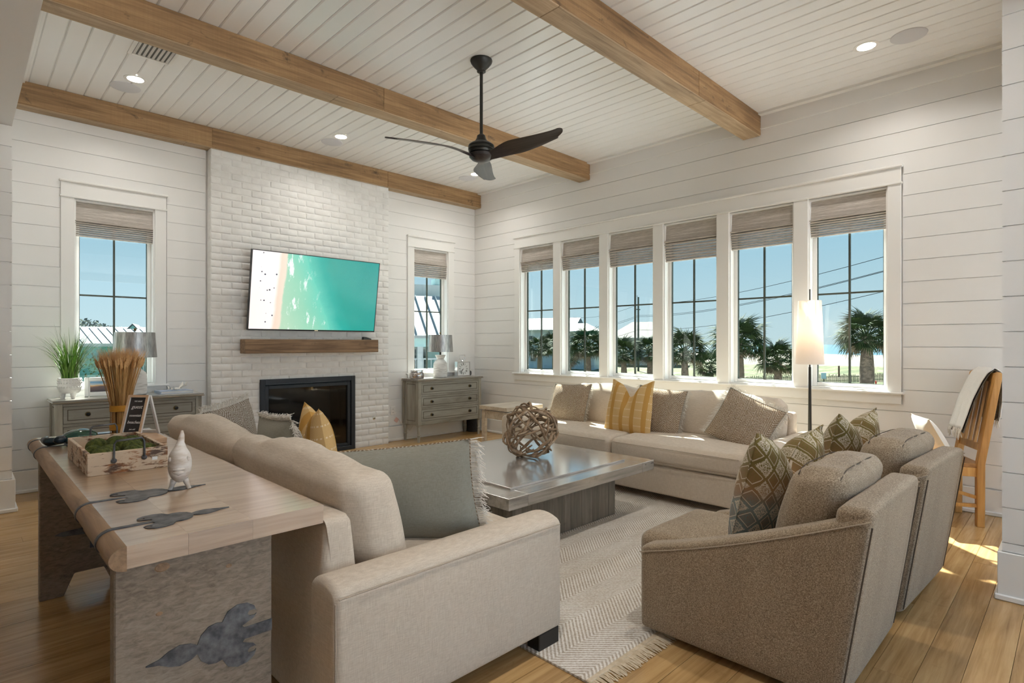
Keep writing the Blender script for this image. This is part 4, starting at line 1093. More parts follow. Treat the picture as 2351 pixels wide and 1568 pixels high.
# ---- grapevine ball
random.seed(17)
t = thing('grapevine_ball', 'woven driftwood vine ball standing on the coffee table', 'sculpture', (-2.53, -3.60, ZT + .013)); RB = .205
for k in range(17):
    ax = Vector((random.gauss(0, 1), random.gauss(0, 1), random.gauss(0, 1))).normalized(); u = ax.orthogonal().normalized(); w = ax.cross(u); off = random.uniform(-.55, .55); n_ = 30; ph = random.random() * 6
    pts = []; arc = random.uniform(4.2, 6.283); ph2 = random.random() * 6
    for i in range(n_):
        a = ph2 + arc * i / (n_ - 1); p = ax * off * RB + (u * math.cos(a) + w * math.sin(a)) * RB * math.sqrt(1 - off * off)
        p = p * (1 + .075 * math.sin(3 * a + ph) + .03 * math.sin(8 * a + ph * 2)); p.z = max(-RB + .012, p.z * 1.0); pts.append(p + Vector((0, 0, RB)))
    r0 = random.uniform(.006, .0115)
    MB().tube(pts, [r0 * (1 + .25 * math.sin(i * 1.3 + k)) for i in range(n_)], 7).build('vine', VINE, t, smooth=60)
MB().tube([(-.12, -.13, .25), (-.19, -.12, .225), (-.235, -.10, .215)], [.009, .008, .005], 7).build('vine_end', VINE, t, smooth=60)

# ------------------------------------------------------------------ end table
t = thing('end_table', 'bleached wood end table left of the far sofa', 'side table', (-1.03, -1.865, 0))
hx, hy = .305, .235
B(-hx, -hy, .565, hx, hy, .61).build('top', ENDT, t, bevel=.003)
for sx_ in (-1, 1):
    for sy_ in (-1, 1): B(sx_ * (hx - .02) - .035 * (sx_ > 0) - .0, sy_ * (hy - .02) - .06 * (sy_ > 0), 0, sx_ * (hx - .02) + .035 * (sx_ < 0), sy_ * (hy - .02) + .06 * (sy_ < 0), .55).build('leg', ENDT, t, bevel=.002)
for sx_ in (-1, 1): B(sx_ * (hx - .03) - .02 * (sx_ > 0), -hy + .08, .46, sx_ * (hx - .03) + .02 * (sx_ < 0), hy - .08, .55).build('apron', ENDT, t)
B(-hx + .05, -hy + .04, .552, hx - .05, hy - .04, .565).build('shadow_gap', BLACKW, t)

# ------------------------------------------------------------------ swivel armchairs
def armchair(label, loc, rz):
    t = thing('swivel_armchair', label, 'armchair', loc, rz, 'tweed swivel armchairs'); hw = .405; D0, D1 = -.415, .42

    def top(v): return .405 + .345 * (1 - v) ** 1.05 - .02 * math.sin(v * math.pi)
    for sg in (-1, 1):
        def fs(P, u, sg=sg):
            v = (u[1] + 1) / 2; k = (u[2] + 1) / 2; T = top(v)
            zz = .03 + (P.z + .36) / .72 * (T - .03)
            return (P.x + sg * .0, P.y - .105 * k * (1 - v) ** 1.5 - .0, zz)
        softbox(.115, D1 - D0, .72, .035, n=9, fn=fs, bulge=(.006, .004, 0)).xf(Matrix.Translation((sg * (hw - .0575), (D0 + D1) / 2, 0))).build('side_panel', TWEED, t, smooth=60)
        pts = [(sg * (hw + .003), D0 + .83 * (i / 10) - .10 * (1 - i / 10) ** 1.5, top(i / 10) - .028) for i in range(11)]
        MB().tube(pts, .0025, 5).build('arm_seam', LINEND, t, smooth=60)
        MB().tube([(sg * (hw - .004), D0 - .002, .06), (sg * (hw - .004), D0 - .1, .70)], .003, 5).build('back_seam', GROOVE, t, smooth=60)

    def fb(P, u):
        k = (u[2] + 1) / 2; return (P.x, P.y - .105 * k, .03 + (P.z + .36) / .72 * .725 + .008 * (1 - u[0] ** 2) * (u[2] > .5))
    softbox(2 * hw - .02, .12, .72, .03, n=8, fn=fb, bulge=(0, .008, 0)).xf(Matrix.Translation((0, D0 + .06, 0))).build('back_panel', TWEED, t, smooth=60)
    softbox(2 * hw - .21, .12, .24, .02, n=4).xf(Matrix.Translation((0, D1 - .075, .15))).build('front_rail', TWEED, t, smooth=60)
    B(-hw + .1, D0 + .1, .06, hw - .1, D1 - .1, .26).build('seat_deck', TWEED, t)
    softbox(2 * hw - .225, .74, .17, .05, n=8, bulge=(.003, .012, .02), wr=.003, seed=2).xf(Matrix.Translation((0, D1 - .29, .345))).build('seat_cushion', TWEED, t, smooth=70)

    def fc(P, u): return (P.x, P.y - .10 * (P.z + .2) / .4, P.z + .006 * math.sin(u[0] * 15 + u[1]) * max(0, u[2]) ** 2)
    softbox(2 * hw - .22, .205, .42, .062, n=9, bulge=(.014, .035, .02), fn=fc, wr=.007, ws=6, seed=5).xf(Matrix.Translation((0, D0 + .205, .635))).build('back_cushion', TWEED, t, smooth=70)
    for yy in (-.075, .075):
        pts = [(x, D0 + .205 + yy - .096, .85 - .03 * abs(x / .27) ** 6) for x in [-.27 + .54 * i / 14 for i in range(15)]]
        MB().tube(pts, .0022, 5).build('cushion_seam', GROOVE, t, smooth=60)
    MB().lathe([(.28, 0), (.28, .03), (.1, .032)], 28).build('swivel_base', BLACKW, t)
    return t


armchair('grey-brown tweed swivel armchair, the nearest to the camera', (-3.095, -5.64, 0), 0)
armchair('grey-brown tweed swivel armchair beside the wooden chair, the farther of the two', (-2.085, -5.665, 0), R(-3))
GP = 'diamond ikat pillows on the armchairs'
pillow('ikat_pillow', 'olive and blue diamond pillow with two ears on the nearest armchair', .56, .52, .25, (-3.02, -5.62, .435), (R(-13), R(0), R(180 - 14)), IKAT, IKAT, chop=.15, group=GP, seed=9, piping=IKAT)
pillow('ikat_pillow', 'olive and blue diamond pillow with two ears on the farther armchair', .56, .52, .25, (-2.03, -5.64, .435), (R(-13), R(0), R(180 - 8)), IKAT, IKAT, chop=.15, group=GP, seed=10, piping=IKAT)

# ------------------------------------------------------------------ rug
rx0, rx1, ry0, ry1 = -3.985, -1.3, -5.30, -2.25
t = thing('area_rug', 'herringbone jute rug with cream fringe under the coffee table', 'rug', ((rx0 + rx1) / 2, (ry0 + ry1) / 2, 0))
hx, hy = (rx1 - rx0) / 2, (ry1 - ry0) / 2
mb = MB().grid(lambda a, c: (-hx + 2 * hx * a, -hy + 2 * hy * c, .0095 + .001 * noise.noise(Vector((a * 9, c * 9, 0)))), 40, 40); mb.box(-hx, -hy, .001, hx, hy, .0085)
mb.build('weave', RUG, t)
random.seed(31); mb = MB()
for i in range(620):
    x = -hx + 2 * hx * (i + random.random()) / 620
    for sg in (-1, 1):
        if sg > 0 and i % 3: continue
        y0 = sg * hy; L = random.uniform(.06, .085); dx = random.uniform(-.012, .012)
        mb.tube([(x, y0 - sg * .005, .009), (x + dx * .4, y0 + sg * L * .4, .010), (x + dx, y0 + sg * L, .004)], [.0026, .0026, .0018], 3, cap=False)
mb.build('fringe', RUGF, t, kind='stuff')
for sg in (-1, 1): B(-hx, sg * hy - .012, .002, hx, sg * hy + .012, .013).build('hem', RUGF, t, bevel=.003)

# ------------------------------------------------------------------ floor lamp
t = thing('floor_lamp', 'black floor lamp with a tall white tapered shade beside the windows', 'lamp', (-.29, -4.945, 0))
MB().lathe([(.13, 0), (.135, .006), (.13, .018), (.03, .026), (.016, .05)], 28).build('base', FANM, t, smooth=40)
MB().tube([(0, 0, .03), (0, 0, .5), (0, 0, 1.13)], [.019, .016, .011], 10).build('pole', FANM, t, smooth=60)
MB().tube([(0, 0, 1.13), (0, 0, 1.83)], [.007, .006], 8).build('finial_rod', FANM, t, smooth=60)
MB().lathe([(.116, 1.155), (.094, 1.725), (.0925, 1.725), (.1145, 1.155), (.116, 1.155)], 40, cap=False).build('shade', LSHADE, t, smooth=40)
MB().box(-.093, -.002, 1.71, .093, .002, 1.713).box(-.002, -.093, 1.71, .002, .093, 1.713).build('spider', FANM, t)
MB().ball((0, 0, 1.50), .028, .028, .036, 12, 8).build('bulb', LAMPON, t, smooth=60)
l = bpy.data.lights.new('floor_lamp_bulb', 'POINT'); l.energy = 3.5; l.color = (1, .74, .45); l.shadow_soft_size = .04
lo = bpy.data.objects.new('bulb_light', l); COL.objects.link(lo); lo.parent = t; lo.location = (.045, 0, 1.50)

# ------------------------------------------------------------------ wooden chair by the window wall
A = Vector((-.44, -6.15, 0)); ang = math.atan2(.19, .38)
t = thing('wooden_chair', 'honey pine dining chair against the window wall', 'chair', (-.25, -6.055, 0), ang)
pw = .022; HW = .19
def post(x, side):
    pr = [(-.024, 0), (.024, 0), (.024, .46), (-.085, 1.12), (-.108, 1.135), (-.131, 1.12), (-.026, .46)]
    return MB().prism([(p[0], p[1]) for p in pr], 0, x - pw, x + pw)
for sg in (-1, 1): post(sg * HW, sg).build('back_post', PINE, t, bevel=.004)
for sg in (-1, 1): B(sg * HW - pw, .37, 0, sg * HW + pw, .414, .43).build('front_leg', PINE, t, bevel=.003)
B(-HW - .01, -.02, .43, HW + .01, .44, .46).build('seat', wood('dark pine seat', (.18, .08, .02), (.30, .14, .04), (.38, .2, .07), 0, 22, .08, .45, 9, .1), t, bevel=.004)
for (x0, y0, x1, y1) in ((-HW + pw, .38, HW - pw, .40), (-HW + pw, -.01, HW - pw, .012), (-HW - .01, .024, -HW + .012, .37), (HW - .012, .024, HW + .01, .37)): B(x0, y0, .365, x1, y1, .43).build('seat_rail', PINE, t)
def zy(z): return -.0 - (z - .46) * .165
for z, hh in ((.55, .05), (1.06, .065)): MB().prism([(zy(z) - .012, z), (zy(z) + .012, z), (zy(z + hh) + .012, z + hh), (zy(z + hh) - .012, z + hh)], 0, -HW + pw, HW - pw).build('back_rail', PINE, t, bevel=.002)
for i in range(4):
    x = -.12 + .08 * i; MB().prism([(zy(.6) - .008, .6), (zy(.6) + .008, .6), (zy(1.06) + .008, 1.06), (zy(1.06) - .008, 1.06)], 0, x - .016, x + .016).build('back_slat', PINE, t)
for sg in (-1, 1): B(sg * HW - .012, .024, .14, sg * HW + .012, .37, .165).build('stretcher', PINE, t)
MB().prism([(.024, .20), (.37, .30), (.37, .325), (.024, .225)], 0, -HW - .01, -HW + .010).build('side_brace', PINE, t); MB().prism([(.024, .20), (.37, .30), (.37, .325), (.024, .225)], 0, HW - .01, HW + .010).build('side_brace', PINE, t)

# throws over the chair back (things of their own)
def throw(name, label, mat, x0, x1, path, fringe, seed, thick=.006):
    th = thing(name, label, 'throw', (-.25, -6.055, 0), ang); n_ = len(path) - 1; rr = random.Random(seed)
    def S(u, v, o=0):
        f = v * n_; i = min(n_ - 1, int(f)); k = f - i; y = path[i][0] * (1 - k) + path[i + 1][0] * k; z = path[i][1] * (1 - k) + path[i + 1][1] * k
        wv = .010 * math.sin(u * 17 + seed) * (abs(v - .58) * 1.6); x = x0 + (x1 - x0) * u
        return (x + .010 * math.sin(v * 7 + seed), y + wv + (.02 * (u - .5) * 0) + o, z - .012 * u * 0)
    g = MB().grid(lambda u, v: S(u, v), 26, 46); g.build('cloth', mat, th, smooth=80)
    m = th.children[0].modifiers.new('thickness', 'SOLIDIFY'); m.thickness = thick; m.offset = 0
    if fringe:
        mb = MB()
        for vv in fringe:
            for i in range(34):
                u = (i + rr.random()) / 34; p = Vector(S(u, vv)); q = p + Vector((rr.uniform(-.015, .015), rr.uniform(-.004, .02), -rr.uniform(.05, .085)))
                mb.tube([p, p.lerp(q, .5) + Vector((rr.uniform(-.006, .006), .006, 0)), q], [.0035, .004, .003], 4)
        mb.build('tassels', FRNG, th, kind='stuff')
    return th


pth = [(.085, .70), (.055, .80), (.02, .93), (-.03, 1.06), (-.062, 1.125), (-.105, 1.162), (-.150, 1.13), (-.165, 1.02), (-.160, .90), (-.150, .80)]
throw('brown_throw', 'dark brown woven throw under the white one on the wooden chair', THROWB, -.14, .13, [(p[0] - .012 * (1 if i < 5 else -1) * (i != 5), p[1] - (.03 if i in (0, 9) else .012)) for i, p in enumerate(pth)], [], 2)
throw('white_throw', 'white cotton throw with tassels draped over the wooden chair back', TOWEL, -.145, .12, pth, [0.0, 1.0], 1)
pillow('chair_pillow', 'plain cream pillow on the seat of the wooden chair', .40, .36, .11, (-.305, -5.915, .462), (R(28), 0, ang + R(180)), CREAM, CREAM, seed=12, piping=CREAM)

# ------------------------------------------------------------------ console table behind the near sofa
t = thing('console_table', 'heavy elm console table with iron strap hinges behind the near sofa', 'console table', (-5.16, -3.62, 0))
ox, oy = 5.16, 3.62; ZC = .79; TC = .062; cx0, cx1, cy0, cy1 = -5.455 + ox, -4.862 + ox, -4.845 + oy, -2.385 + oy
for a, b_ in ((cx0 + .03, cx0 + .18), (cx0 + .18, cx0 + .36), (cx0 + .36, cx1)): B(a + .0002, cy0, ZC - TC, b_ - .0002, cy1, ZC).build('top_plank', CONS, t)
pr = [(cx0 + .0305, ZC)] + [(cx0 + .0305 - .042 * math.sin(R(a)), ZC - TC / 2 - .003 + (TC / 2 + .003) * math.cos(R(a))) for a in range(15, 180, 15)] + [(cx0 + .0305, ZC - TC - .006)]
MB().prism(pr, 1, cy0, cy1).build('rounded_edge', CONEDGE, t, smooth=35)
for sg, (ya, yb_) in ((-1, (-4.83 + oy, -4.77 + oy)), (1, (-2.873 + oy, -2.813 + oy))):
    L0, L1, zt = -5.451 + ox, -5.03 + ox, ZC - TC - .001
    MB().prism([(L0, 0), (L0 + .10, 0), (L0 + .145, .11), (L1 - .145, .11), (L1 - .10, 0), (L1, 0), (L1, zt), (L0, zt)], 1, ya, yb_).build('leg_panel', CONLEG, t, bevel=.004)
B(-5.27 + ox, -4.77 + oy, .33, -5.22 + ox, -2.873 + oy, .45).build('stretcher', CONLEG, t, bevel=.004)


def hinge(mb, L, w, k=1.0):
    """flat ironwork along +x in the xz plane: strap, cloud lobes, leaf"""
    hf = [(-.001, w), (.006, .026), (-.012, .034), (-.028, .040), (-.037, .052), (-.031, .048), (-.016, .050), (-.010, .058), (-.014, .066), (-.030, .066), (-.036, .060), (-.030, .078), (-.010, .092), (.020, .096), (.048, .084), (.064, .056), (.080, .060), (.102, .056), (.122, .038), (.132, .013), (.150, .024), (.178, .030), (.206, .022), (.230, .008), (.262, .0015)]
    up_ = [(0, w)] + [(L + x * k, w if i == 0 else z * k) for i, (x, z) in enumerate(hf)]
    mb.prism(up_ + [(x, -z) for x, z in reversed(up_)], 1, 0, .003); return mb


# ironwork on the near leg (points left) and straps on the top
mb = hinge(MB(), .085, .018, 1.0).xf(Matrix.Translation((-5.031 + ox, -4.8305 + oy, .438)) @ Matrix.Rotation(R(180), 4, 'Y') @ Matrix.Rotation(R(0), 4, 'X') @ Matrix.Translation((0, -.003, 0)))
mb.build('iron_hinge', IRON, t)
for yy, L, kk in ((-4.262, .10, 1.0), (-4.652, .10, .85), (-2.475, .12, .9), (-2.80, .12, .9)):
    m = Matrix.Translation((cx0 + .03, yy + oy, ZC)) @ Matrix.Rotation(R(90), 4, 'X')
    mb = hinge(MB(), L, .009, kk).xf(m)
    for i in range(10):      # strap wrapping the rounded edge
        a0, a1 = R(i * 18), R(i * 18 + 18.5)
        q = lambda a, r: (cx0 + .0305 - (.042 + r) * math.sin(a), ZC - TC / 2 - .003 + (TC / 2 + .003 + r) * math.cos(a))
        mb.prism([q(a0, .0005), q(a1, .0005), q(a1, .0035), q(a0, .0035)], 1, yy + oy - .009, yy + oy + .009)
    mb.build('iron_strap', IRON, t)
mb = MB().prism([(-.10, -.012), (.02, -.02), (.02, .02), (-.10, .012), (-.13, 0)], 1, -.003, 0).box(.02, -.005, -.10, .07, 0, .14).box(-.02, -.006, .08, .02, 0, .12)
mb.xf(Matrix.Translation((-5.26 + ox, -2.873 + oy, .33))).build('iron_latch', IRON, t)
for (x, z, s_) in ((-5.338, .705, .013), (-5.16, .66, .006), (-5.345, .575, .006), (-5.40, .32, .012)): MB().lathe([(s_, 0), (s_ * .8, .0012)], 14).xf(Matrix.Translation((x + ox, -4.8302 + oy, z)) @ Matrix.Rotation(R(90), 4, 'X') @ Matrix.Scale(1.5, 4, (1, 0, 0))).build('knot', CONEDGE, t)

# ---- tray with moss balls
TX0, TX1, TY0, TY1 = -5.372, -5.082, -3.79, -3.21
t = thing('wooden_tray', 'chippy white and rust wooden tray with iron handles on the console', 'tray', ((TX0 + TX1) / 2, (TY0 + TY1) / 2, ZC))
hx, hy, q = (TX1 - TX0) / 2, (TY1 - TY0) / 2, .014
B(-hx + q, -hy + q, .004, hx - q, hy - q, .014).build('bottom', TRAYM, t)
for (x0, y0, x1, y1) in ((-hx, -hy, hx, -hy + q), (-hx, hy - q, hx, hy), (-hx, -hy + q, -hx + q, hy - q), (hx - q, -hy + q, hx, hy - q)): B(x0, y0, 0, x1, y1, .093).build('side', TRAYM, t, bevel=.0018)
for sg in (-1, 1):
    y = sg * hy; o_ = sg * .006
    MB().tube([(-.055, y + o_, .058), (-.055, y + o_, .075), (-.054, y + o_, .125), (-.046, y + o_, .138), (.046, y + o_, .142), (.054, y + o_, .128), (.055, y + o_, .075), (.055, y + o_, .058)], .0042, 8).build('handle', KNOB if 0 else IRON, t, smooth=60)
    for x in (-.055, .055): MB().lathe([(.011, 0), (.011, .004), (.005, .007)], 12).xf(Matrix.Translation((x, y + sg * .0, .055)) @ Matrix.Rotation(R(90 if sg < 0 else -90), 4, 'X')).build('handle_plate', IRON, t, smooth=40)
B(.085, -hy - .0012, .038, .105, -hy + .001, .052).build('label_tag', PAPER, t, rot=(0, 0, 0))
random.seed(41)
for i, (x, y, z, r) in enumerate([(-.075, -.15, .05, .044), (.035, -.19, .052, .047), (.1, -.13, .05, .042), (-.035, -.06, .052, .043), (.06, -.035, .055, .048), (-.08, .03, .045, .038), (.02, .07, .062, .052), (.085, .12, .055, .047), (-.05, .14, .052, .046), (.03, .19, .05, .044)]):
    sd = random.random() * 50
    o_ = MB().ball((0, 0, 0), r, r, r * .92, 26, 18, lambda p: 1 + .05 * noise.noise(p * 3 + Vector((sd, 0, 0))) + .05 * noise.noise(p * 14 + Vector((sd, 0, 0))) + .04 * noise.noise(p * 40)).build('moss_ball', MOSS, None, smooth=80, loc=((TX0 + TX1) / 2 + x, (TY0 + TY1) / 2 + y, ZC + .014 + r * .9))
    tag(o_, ['green moss ball in the near left corner of the tray', 'green moss ball at the near side of the tray, under the handle', 'green moss ball in the near right corner of the tray', 'green moss ball left of the middle of the tray', 'green moss ball in the middle of the tray toward the right', 'small green moss ball against the left side of the tray', 'tall green moss ball in the centre of the tray', 'green moss ball against the right side of the tray', 'green moss ball at the far left of the tray', 'green moss ball at the far end of the tray'][i], 'moss ball', 'moss balls in the tray')

# ---- sea turtle
t = thing('turtle_figurine', 'glossy dark green ceramic sea turtle on the console', 'figurine', (-5.275, -2.80, ZC), R(215)); t.scale = (1.18, 1.18, 1.25)
MB().ball((0, 0, .032), .075, .062, .034, 26, 12).build('shell', TURT, t, smooth=80)
MB().ball((0, 0, .022), .072, .056, .016, 20, 8).build('belly', TURB, t, smooth=80)
MB().ball((.092, 0, .032), .030, .022, .018, 14, 10).build('head', TURB, t, smooth=80)
for sg in (-1, 1):
    MB().tube([(.05, sg * .045, .02), (.075, sg * .085, .018), (.06, sg * .125, .022), (.02, sg * .155, .03)], [.014, .019, .015, .004], 8).build('front_flipper', TURB, t, smooth=80)
    MB().tube([(-.055, sg * .035, .018), (-.085, sg * .055, .016), (-.105, sg * .06, .024)], [.013, .014, .004], 8).build('rear_flipper', TURB, t, smooth=80)

# ---- wheat sheaf
random.seed(51)
t = thing('wheat_sheaf', 'bound sheaf of golden dried wheat standing on the console', 'wheat', (-5.055, -2.60, ZC)); st = MB(); eh = MB(); aw = MB()
for k in range(210):
    a = random.random() * 6.283; r = math.sqrt(random.random()); b0 = .05 * r; b1 = .050 * r; tp = .112 * r
    H_ = .40 + .03 * random.random() + .012 * (1 - r)
    p0 = Vector((b0 * math.cos(a), b0 * math.sin(a), 0)); p1 = Vector((b1 * math.cos(a), b1 * math.sin(a), .17)); a2 = a + random.uniform(-.12, .12); p2 = Vector((tp * math.cos(a2), tp * math.sin(a2), H_))
    m = p1.lerp(p2, .5) * 1.0; m.x *= .93; m.y *= .93
    st.tube([p0, p1, m, p2], .0017, 4, cap=False)
    d_ = (p2 - m).normalized(); e_ = p2 + d_ * .045
    eh.tube([p2 - d_ * .004, p2 + d_ * .010, p2 + d_ * .03, e_], [.003, .0072, .0072, .003], 5, cap=False)
    for q in range(5): aw.tube([p2 + d_ * .01 * q, p2 + d_ * (.05 + .01 * q) + Vector((random.uniform(-.016, .016), random.uniform(-.016, .016), random.uniform(0, .02)))], [.0006, .0003], 3, cap=False)
st.build('stalks', WHEAT, t, kind='stuff'); eh.build('ears', WHEATH, t, kind='stuff', smooth=60); aw.build('awns', WHEATH, t, kind='stuff')
for z in (.035, .145): MB().lathe([(.0535, z), (.0545, z + .018), (.0535, z + .036), (.052, z + .036), (.052, z), (.0535, z)], 30, cap=False).build('ribbon', RIBB, t, smooth=40)


def text_part(s, size, mat, parent, loc, rot, shear=0.0, ext=.0006):
    c = bpy.data.curves.new('lettering', 'FONT'); c.body = s; c.size = size; c.extrude = ext; c.shear = shear; c.align_x = 'CENTER'; c.resolution_u = 3
    tmp = bpy.data.objects.new('tmp', c); COL.objects.link(tmp); dg = bpy.context.evaluated_depsgraph_get(); me = bpy.data.meshes.new_from_object(tmp.evaluated_get(dg)); bpy.data.objects.remove(tmp, do_unlink=True)
    me.materials.clear(); me.materials.append(mat); o = bpy.data.objects.new('lettering', me); COL.objects.link(o); o.parent = parent; o.location = loc; o.rotation_euler = rot; return o


# ---- chalkboard A-frame and the block it stands on
o_ = B(-.075, -.17, 0, .075, .17, .028).build('wood_block', RAWW, None, bevel=.002, loc=(-4.995, -2.91, ZC)); tag(o_, 'low pale wood block under the chalkboard sign', 'block')
t = thing('chalkboard_sign', 'small white A-frame chalkboard sign with chalk lettering', 'sign', (-5.0, -2.86, ZC + .028), R(-50))
def frame_panel(lean, name, m, chalk):
    g = MB(); w, h, q = .062, .235, .014
    for (x0, z0, x1, z1) in ((-w, 0, -w + q, h), (w - q, 0, w, h), (-w + q, h - q, w - q, h), (-w + q, .0, w - q, .02)): g.box(x0, -.012, z0, x1, .0, z1)
    o = g.build(name, m, t, bevel=.001); o.location = (0, -.075 if lean < 0 else .075, 0); o.rotation_euler = (R(lean), 0, 0)
    if chalk:
        B(-w + q, -.004, .02, w - q, -.001, h - q).build('chalkboard', CHALK, o)
    return o
fp = frame_panel(-17, 'front_frame', WASHW, True)
bp = frame_panel(17, 'rear_frame', WASHW, False)
g = MB(); w, h, q = .062, .235, .014
for (x0, z0, x1, z1) in ((-w, 0, -w + q, h), (w - q, 0, w, h), (-w + q, h - q, w - q, h), (-w + q, .0, w - q, .02)): g.box(x0, -.0135, z0, x1, -.0118, z1)
g.build('frame_face', RAWW, fp)
for s_, z, sz in (('WE HAVE', .196, .011), ('guest', .158, .030), ('essentials', .112, .019), ('beaches', .072, .024), ('just ask!', .036, .011)): text_part(s_, sz, CHALKT, fp, (0, -.0045, z), (R(90), 0, 0), .25)

# ---- carved fish
t = thing('fish_figurine', 'whitewashed carved wooden fish standing on the console', 'figurine', (-5.155, -4.272, ZC), R(-18))
def fishr(p):
    return 1 + .02 * noise.noise(p * 5)
MB().ball((0, .01, .095), .040, .055, .070, 28, 20, fishr).build('body', FISHM, t, smooth=80)
MB().tube([(0, .02, .14), (.002, .025, .175), (.006, .03, .20), (.006, .034, .217)], [.028, .013, .009, .004], 10).build('dorsal_fin', FISHM, t, smooth=80)
g = MB().tube([(-.018, -.043, .072), (0, -.052, .072), (.018, -.043, .072)], [.003, .010, .003], 8); g.tube([(-.018, -.042, .084), (0, -.052, .084), (.018, -.042, .084)], [.003, .007, .003], 8); g.build('lips', FISHM, t, smooth=80)
for sg in (-1, 1):
    e_ = MB().ball((sg * .029, -.021, .118), .007, .007, .009, 12, 8).build('eye', FISHM, t, smooth=80)
    MB().tube([(sg * .018, .0, .038), (sg * .026, .0, .016), (sg * .032, -.006, .001)], [.012, .008, .007], 8).build('pelvic_fin', FISHM, t, smooth=80)
MB().prism([(.055, .06), (.095, .03), (.10, .13), (.055, .10)], 0, -.006, .006).build('tail', FISHM, t, bevel=.003)

# ------------------------------------------------------------------ ceiling fixtures
def rlight(label, x, y, P=4):
    t = thing('recessed_light', label, 'downlight', (x, y, CH), group='recessed ceiling lights')
    MB().lathe([(.062, -.001), (.082, -.004), (.088, -.002), (.088, .001)], 30, cap=False).build('trim_ring', PLAST, t, smooth=40)
    MB().lathe([(.062, -.002), (.062, -.0005)], 30).build('lens', LAMPON, t)
    l = bpy.data.lights.new('downlight', 'AREA'); l.shape = 'DISK'; l.size = .11; l.energy = P; l.color = (1, .95, .87); l.spread = R(140)
    o = bpy.data.objects.new('downlight_lamp', l); COL.objects.link(o); o.parent = t; o.location = (0, 0, -.012)


rlight('lit recessed ceiling light at far left, beside the air vent', -4.649, -.871)
rlight('lit recessed ceiling light above the television', -2.712, -.869)
rlight('lit recessed ceiling light just behind the lowest fan blade', -.736, -.874)
rlight('lit recessed ceiling light at right, above the rightmost window', -.732, -5.49)
for x, y, P, lb in ((-4.649, -5.49, 9, 'added unseen recessed ceiling light over the near sofa'), (-2.712, -5.49, 7, 'added unseen recessed ceiling light over the armchairs')): rlight(lb, x, y, P)  # two downlights added above the frame to brighten furniture and floor
SPK = MB().lathe([(.112, -.006), (.116, -.004), (.118, .0)], 40).mesh('grille', smooth=40); SPK.materials.append(GRILLE)
for x, y, lb in ((-4.68, -.632, 'round ceiling speaker at far left, beside the air vent'), (-2.704, -.643, 'round ceiling speaker above the television'), (-.699, -.65, 'round ceiling speaker just behind the lowest fan blade'), (-.684, -5.755, 'round ceiling speaker at right, above the rightmost window')):
    t = thing('ceiling_speaker', lb, 'speaker', (x, y, CH), group='round ceiling speakers'); inst(SPK, 'grille', t)
t = thing('air_vent', 'white slatted air vent in the ceiling beside the second beam', 'vent', (-4.645, -1.64, CH))
fr = MB()
for (x0, y0, x1, y1) in ((-.155, -.28, -.125, .28), (.125, -.28, .155, .28), (-.125, .25, .125, .28), (-.125, -.28, .125, -.25)): fr.box(x0, y0, -.007, x1, y1, .0)
fr.build('frame', PLAST, t, bevel=.002); B(-.125, -.25, -.0015, .125, .25, -.0008).build('duct', VENTD, t)
for i in range(8):
    x = -.112 + .032 * i; MB().prism([(x - .009, -.001), (x - .007, -.001), (x + .007, -.010), (x + .005, -.011)], 1, -.25, .25).build('slat', PLAST, t)

# ---- fan
t = thing('ceiling_fan', 'black three-blade ceiling fan hanging on a long rod', 'fan', (-2.72, -3.235, CH))
MB().lathe([(.088, 0), (.090, -.008), (.084, -.025), (.060, -.055), (.040, -.075), (.034, -.085), (.036, -.095), (.030, -.10)], 32).build('canopy', FANM, t, smooth=40)
MB().tube([(0, 0, -.09), (0, 0, -.62)], .0135, 12).build('downrod', FANM, t, smooth=60)
MB().lathe([(.022, -.605), (.034, -.615), (.040, -.64), (.056, -.665), (.085, -.680), (.104, -.695), (.107, -.705), (.100, -.709), (.107, -.713), (.107, -.73), (.097, -.736), (.104, -.741), (.098, -.758), (.06, -.76)], 36).build('motor_housing', FANM, t, smooth=30)
MB().lathe([(.06, -.755), (.10, -.768), (.098, -.79), (.075, -.812), (.04, -.824), (.001, -.826)], 36, cap=False).build('hub', BLADEM, t, smooth=40)


def blade():
    nr, nc = 26, 10; v = []; f = []
    for s in (1, -1):
        for i in range(nr + 1):
            k = i / nr; r = .03 + .75 * k
            c = .055 + .080 * math.sin(min(1, k * 1.5) * math.pi * .5) * (1 - .55 * max(0, (k - .5) / .5) ** 2) if k > 0 else .055
            c = (.07 + .095 * smooth01(k / .45)) * (1 - .42 * smooth01((k - .45) / .55)); pit = -R(36 - 20 * smooth01(k / .6)); zc = -.795 + .03 * smooth01(k / .35) + .012 * k; sw = .035 * math.sin(k * math.pi) - .02 * k
            th = (.014 * (1 - k * .6) + .004)
            for j in range(nc + 1):
                e = (j / nc - .5) * 2; tt = th * math.sqrt(max(0, 1 - e * e)) * .5 * s + .010 * (1 - e * e) * .6
                if k > .9: rr_ = r - .05 * ((e + .3) ** 2) * ((k - .9) / .1)
                else: rr_ = r
                y = e * c / 2 * math.cos(pit) + sw; z = zc + e * c / 2 * math.sin(pit) + tt
                v.append((rr_, y, z))
    n0 = (nr + 1) * (nc + 1)
    for o in (0, n0):
        for i in range(nr):
            for j in range(nc): a = o + i * (nc + 1) + j; f.append((a, a + 1, a + nc + 2, a + nc + 1))
    for i in range(nr):
        for j in (0, nc): a = i * (nc + 1) + j; f.append((a, a + nc + 1, n0 + a + nc + 1, n0 + a))
    for j in range(nc):
        for i in (0, nr): a = i * (nc + 1) + j; f.append((a, a + 1, n0 + a + 1, n0 + a))
    return MB().add(v, f).mesh('blade', smooth=50, merge=False)


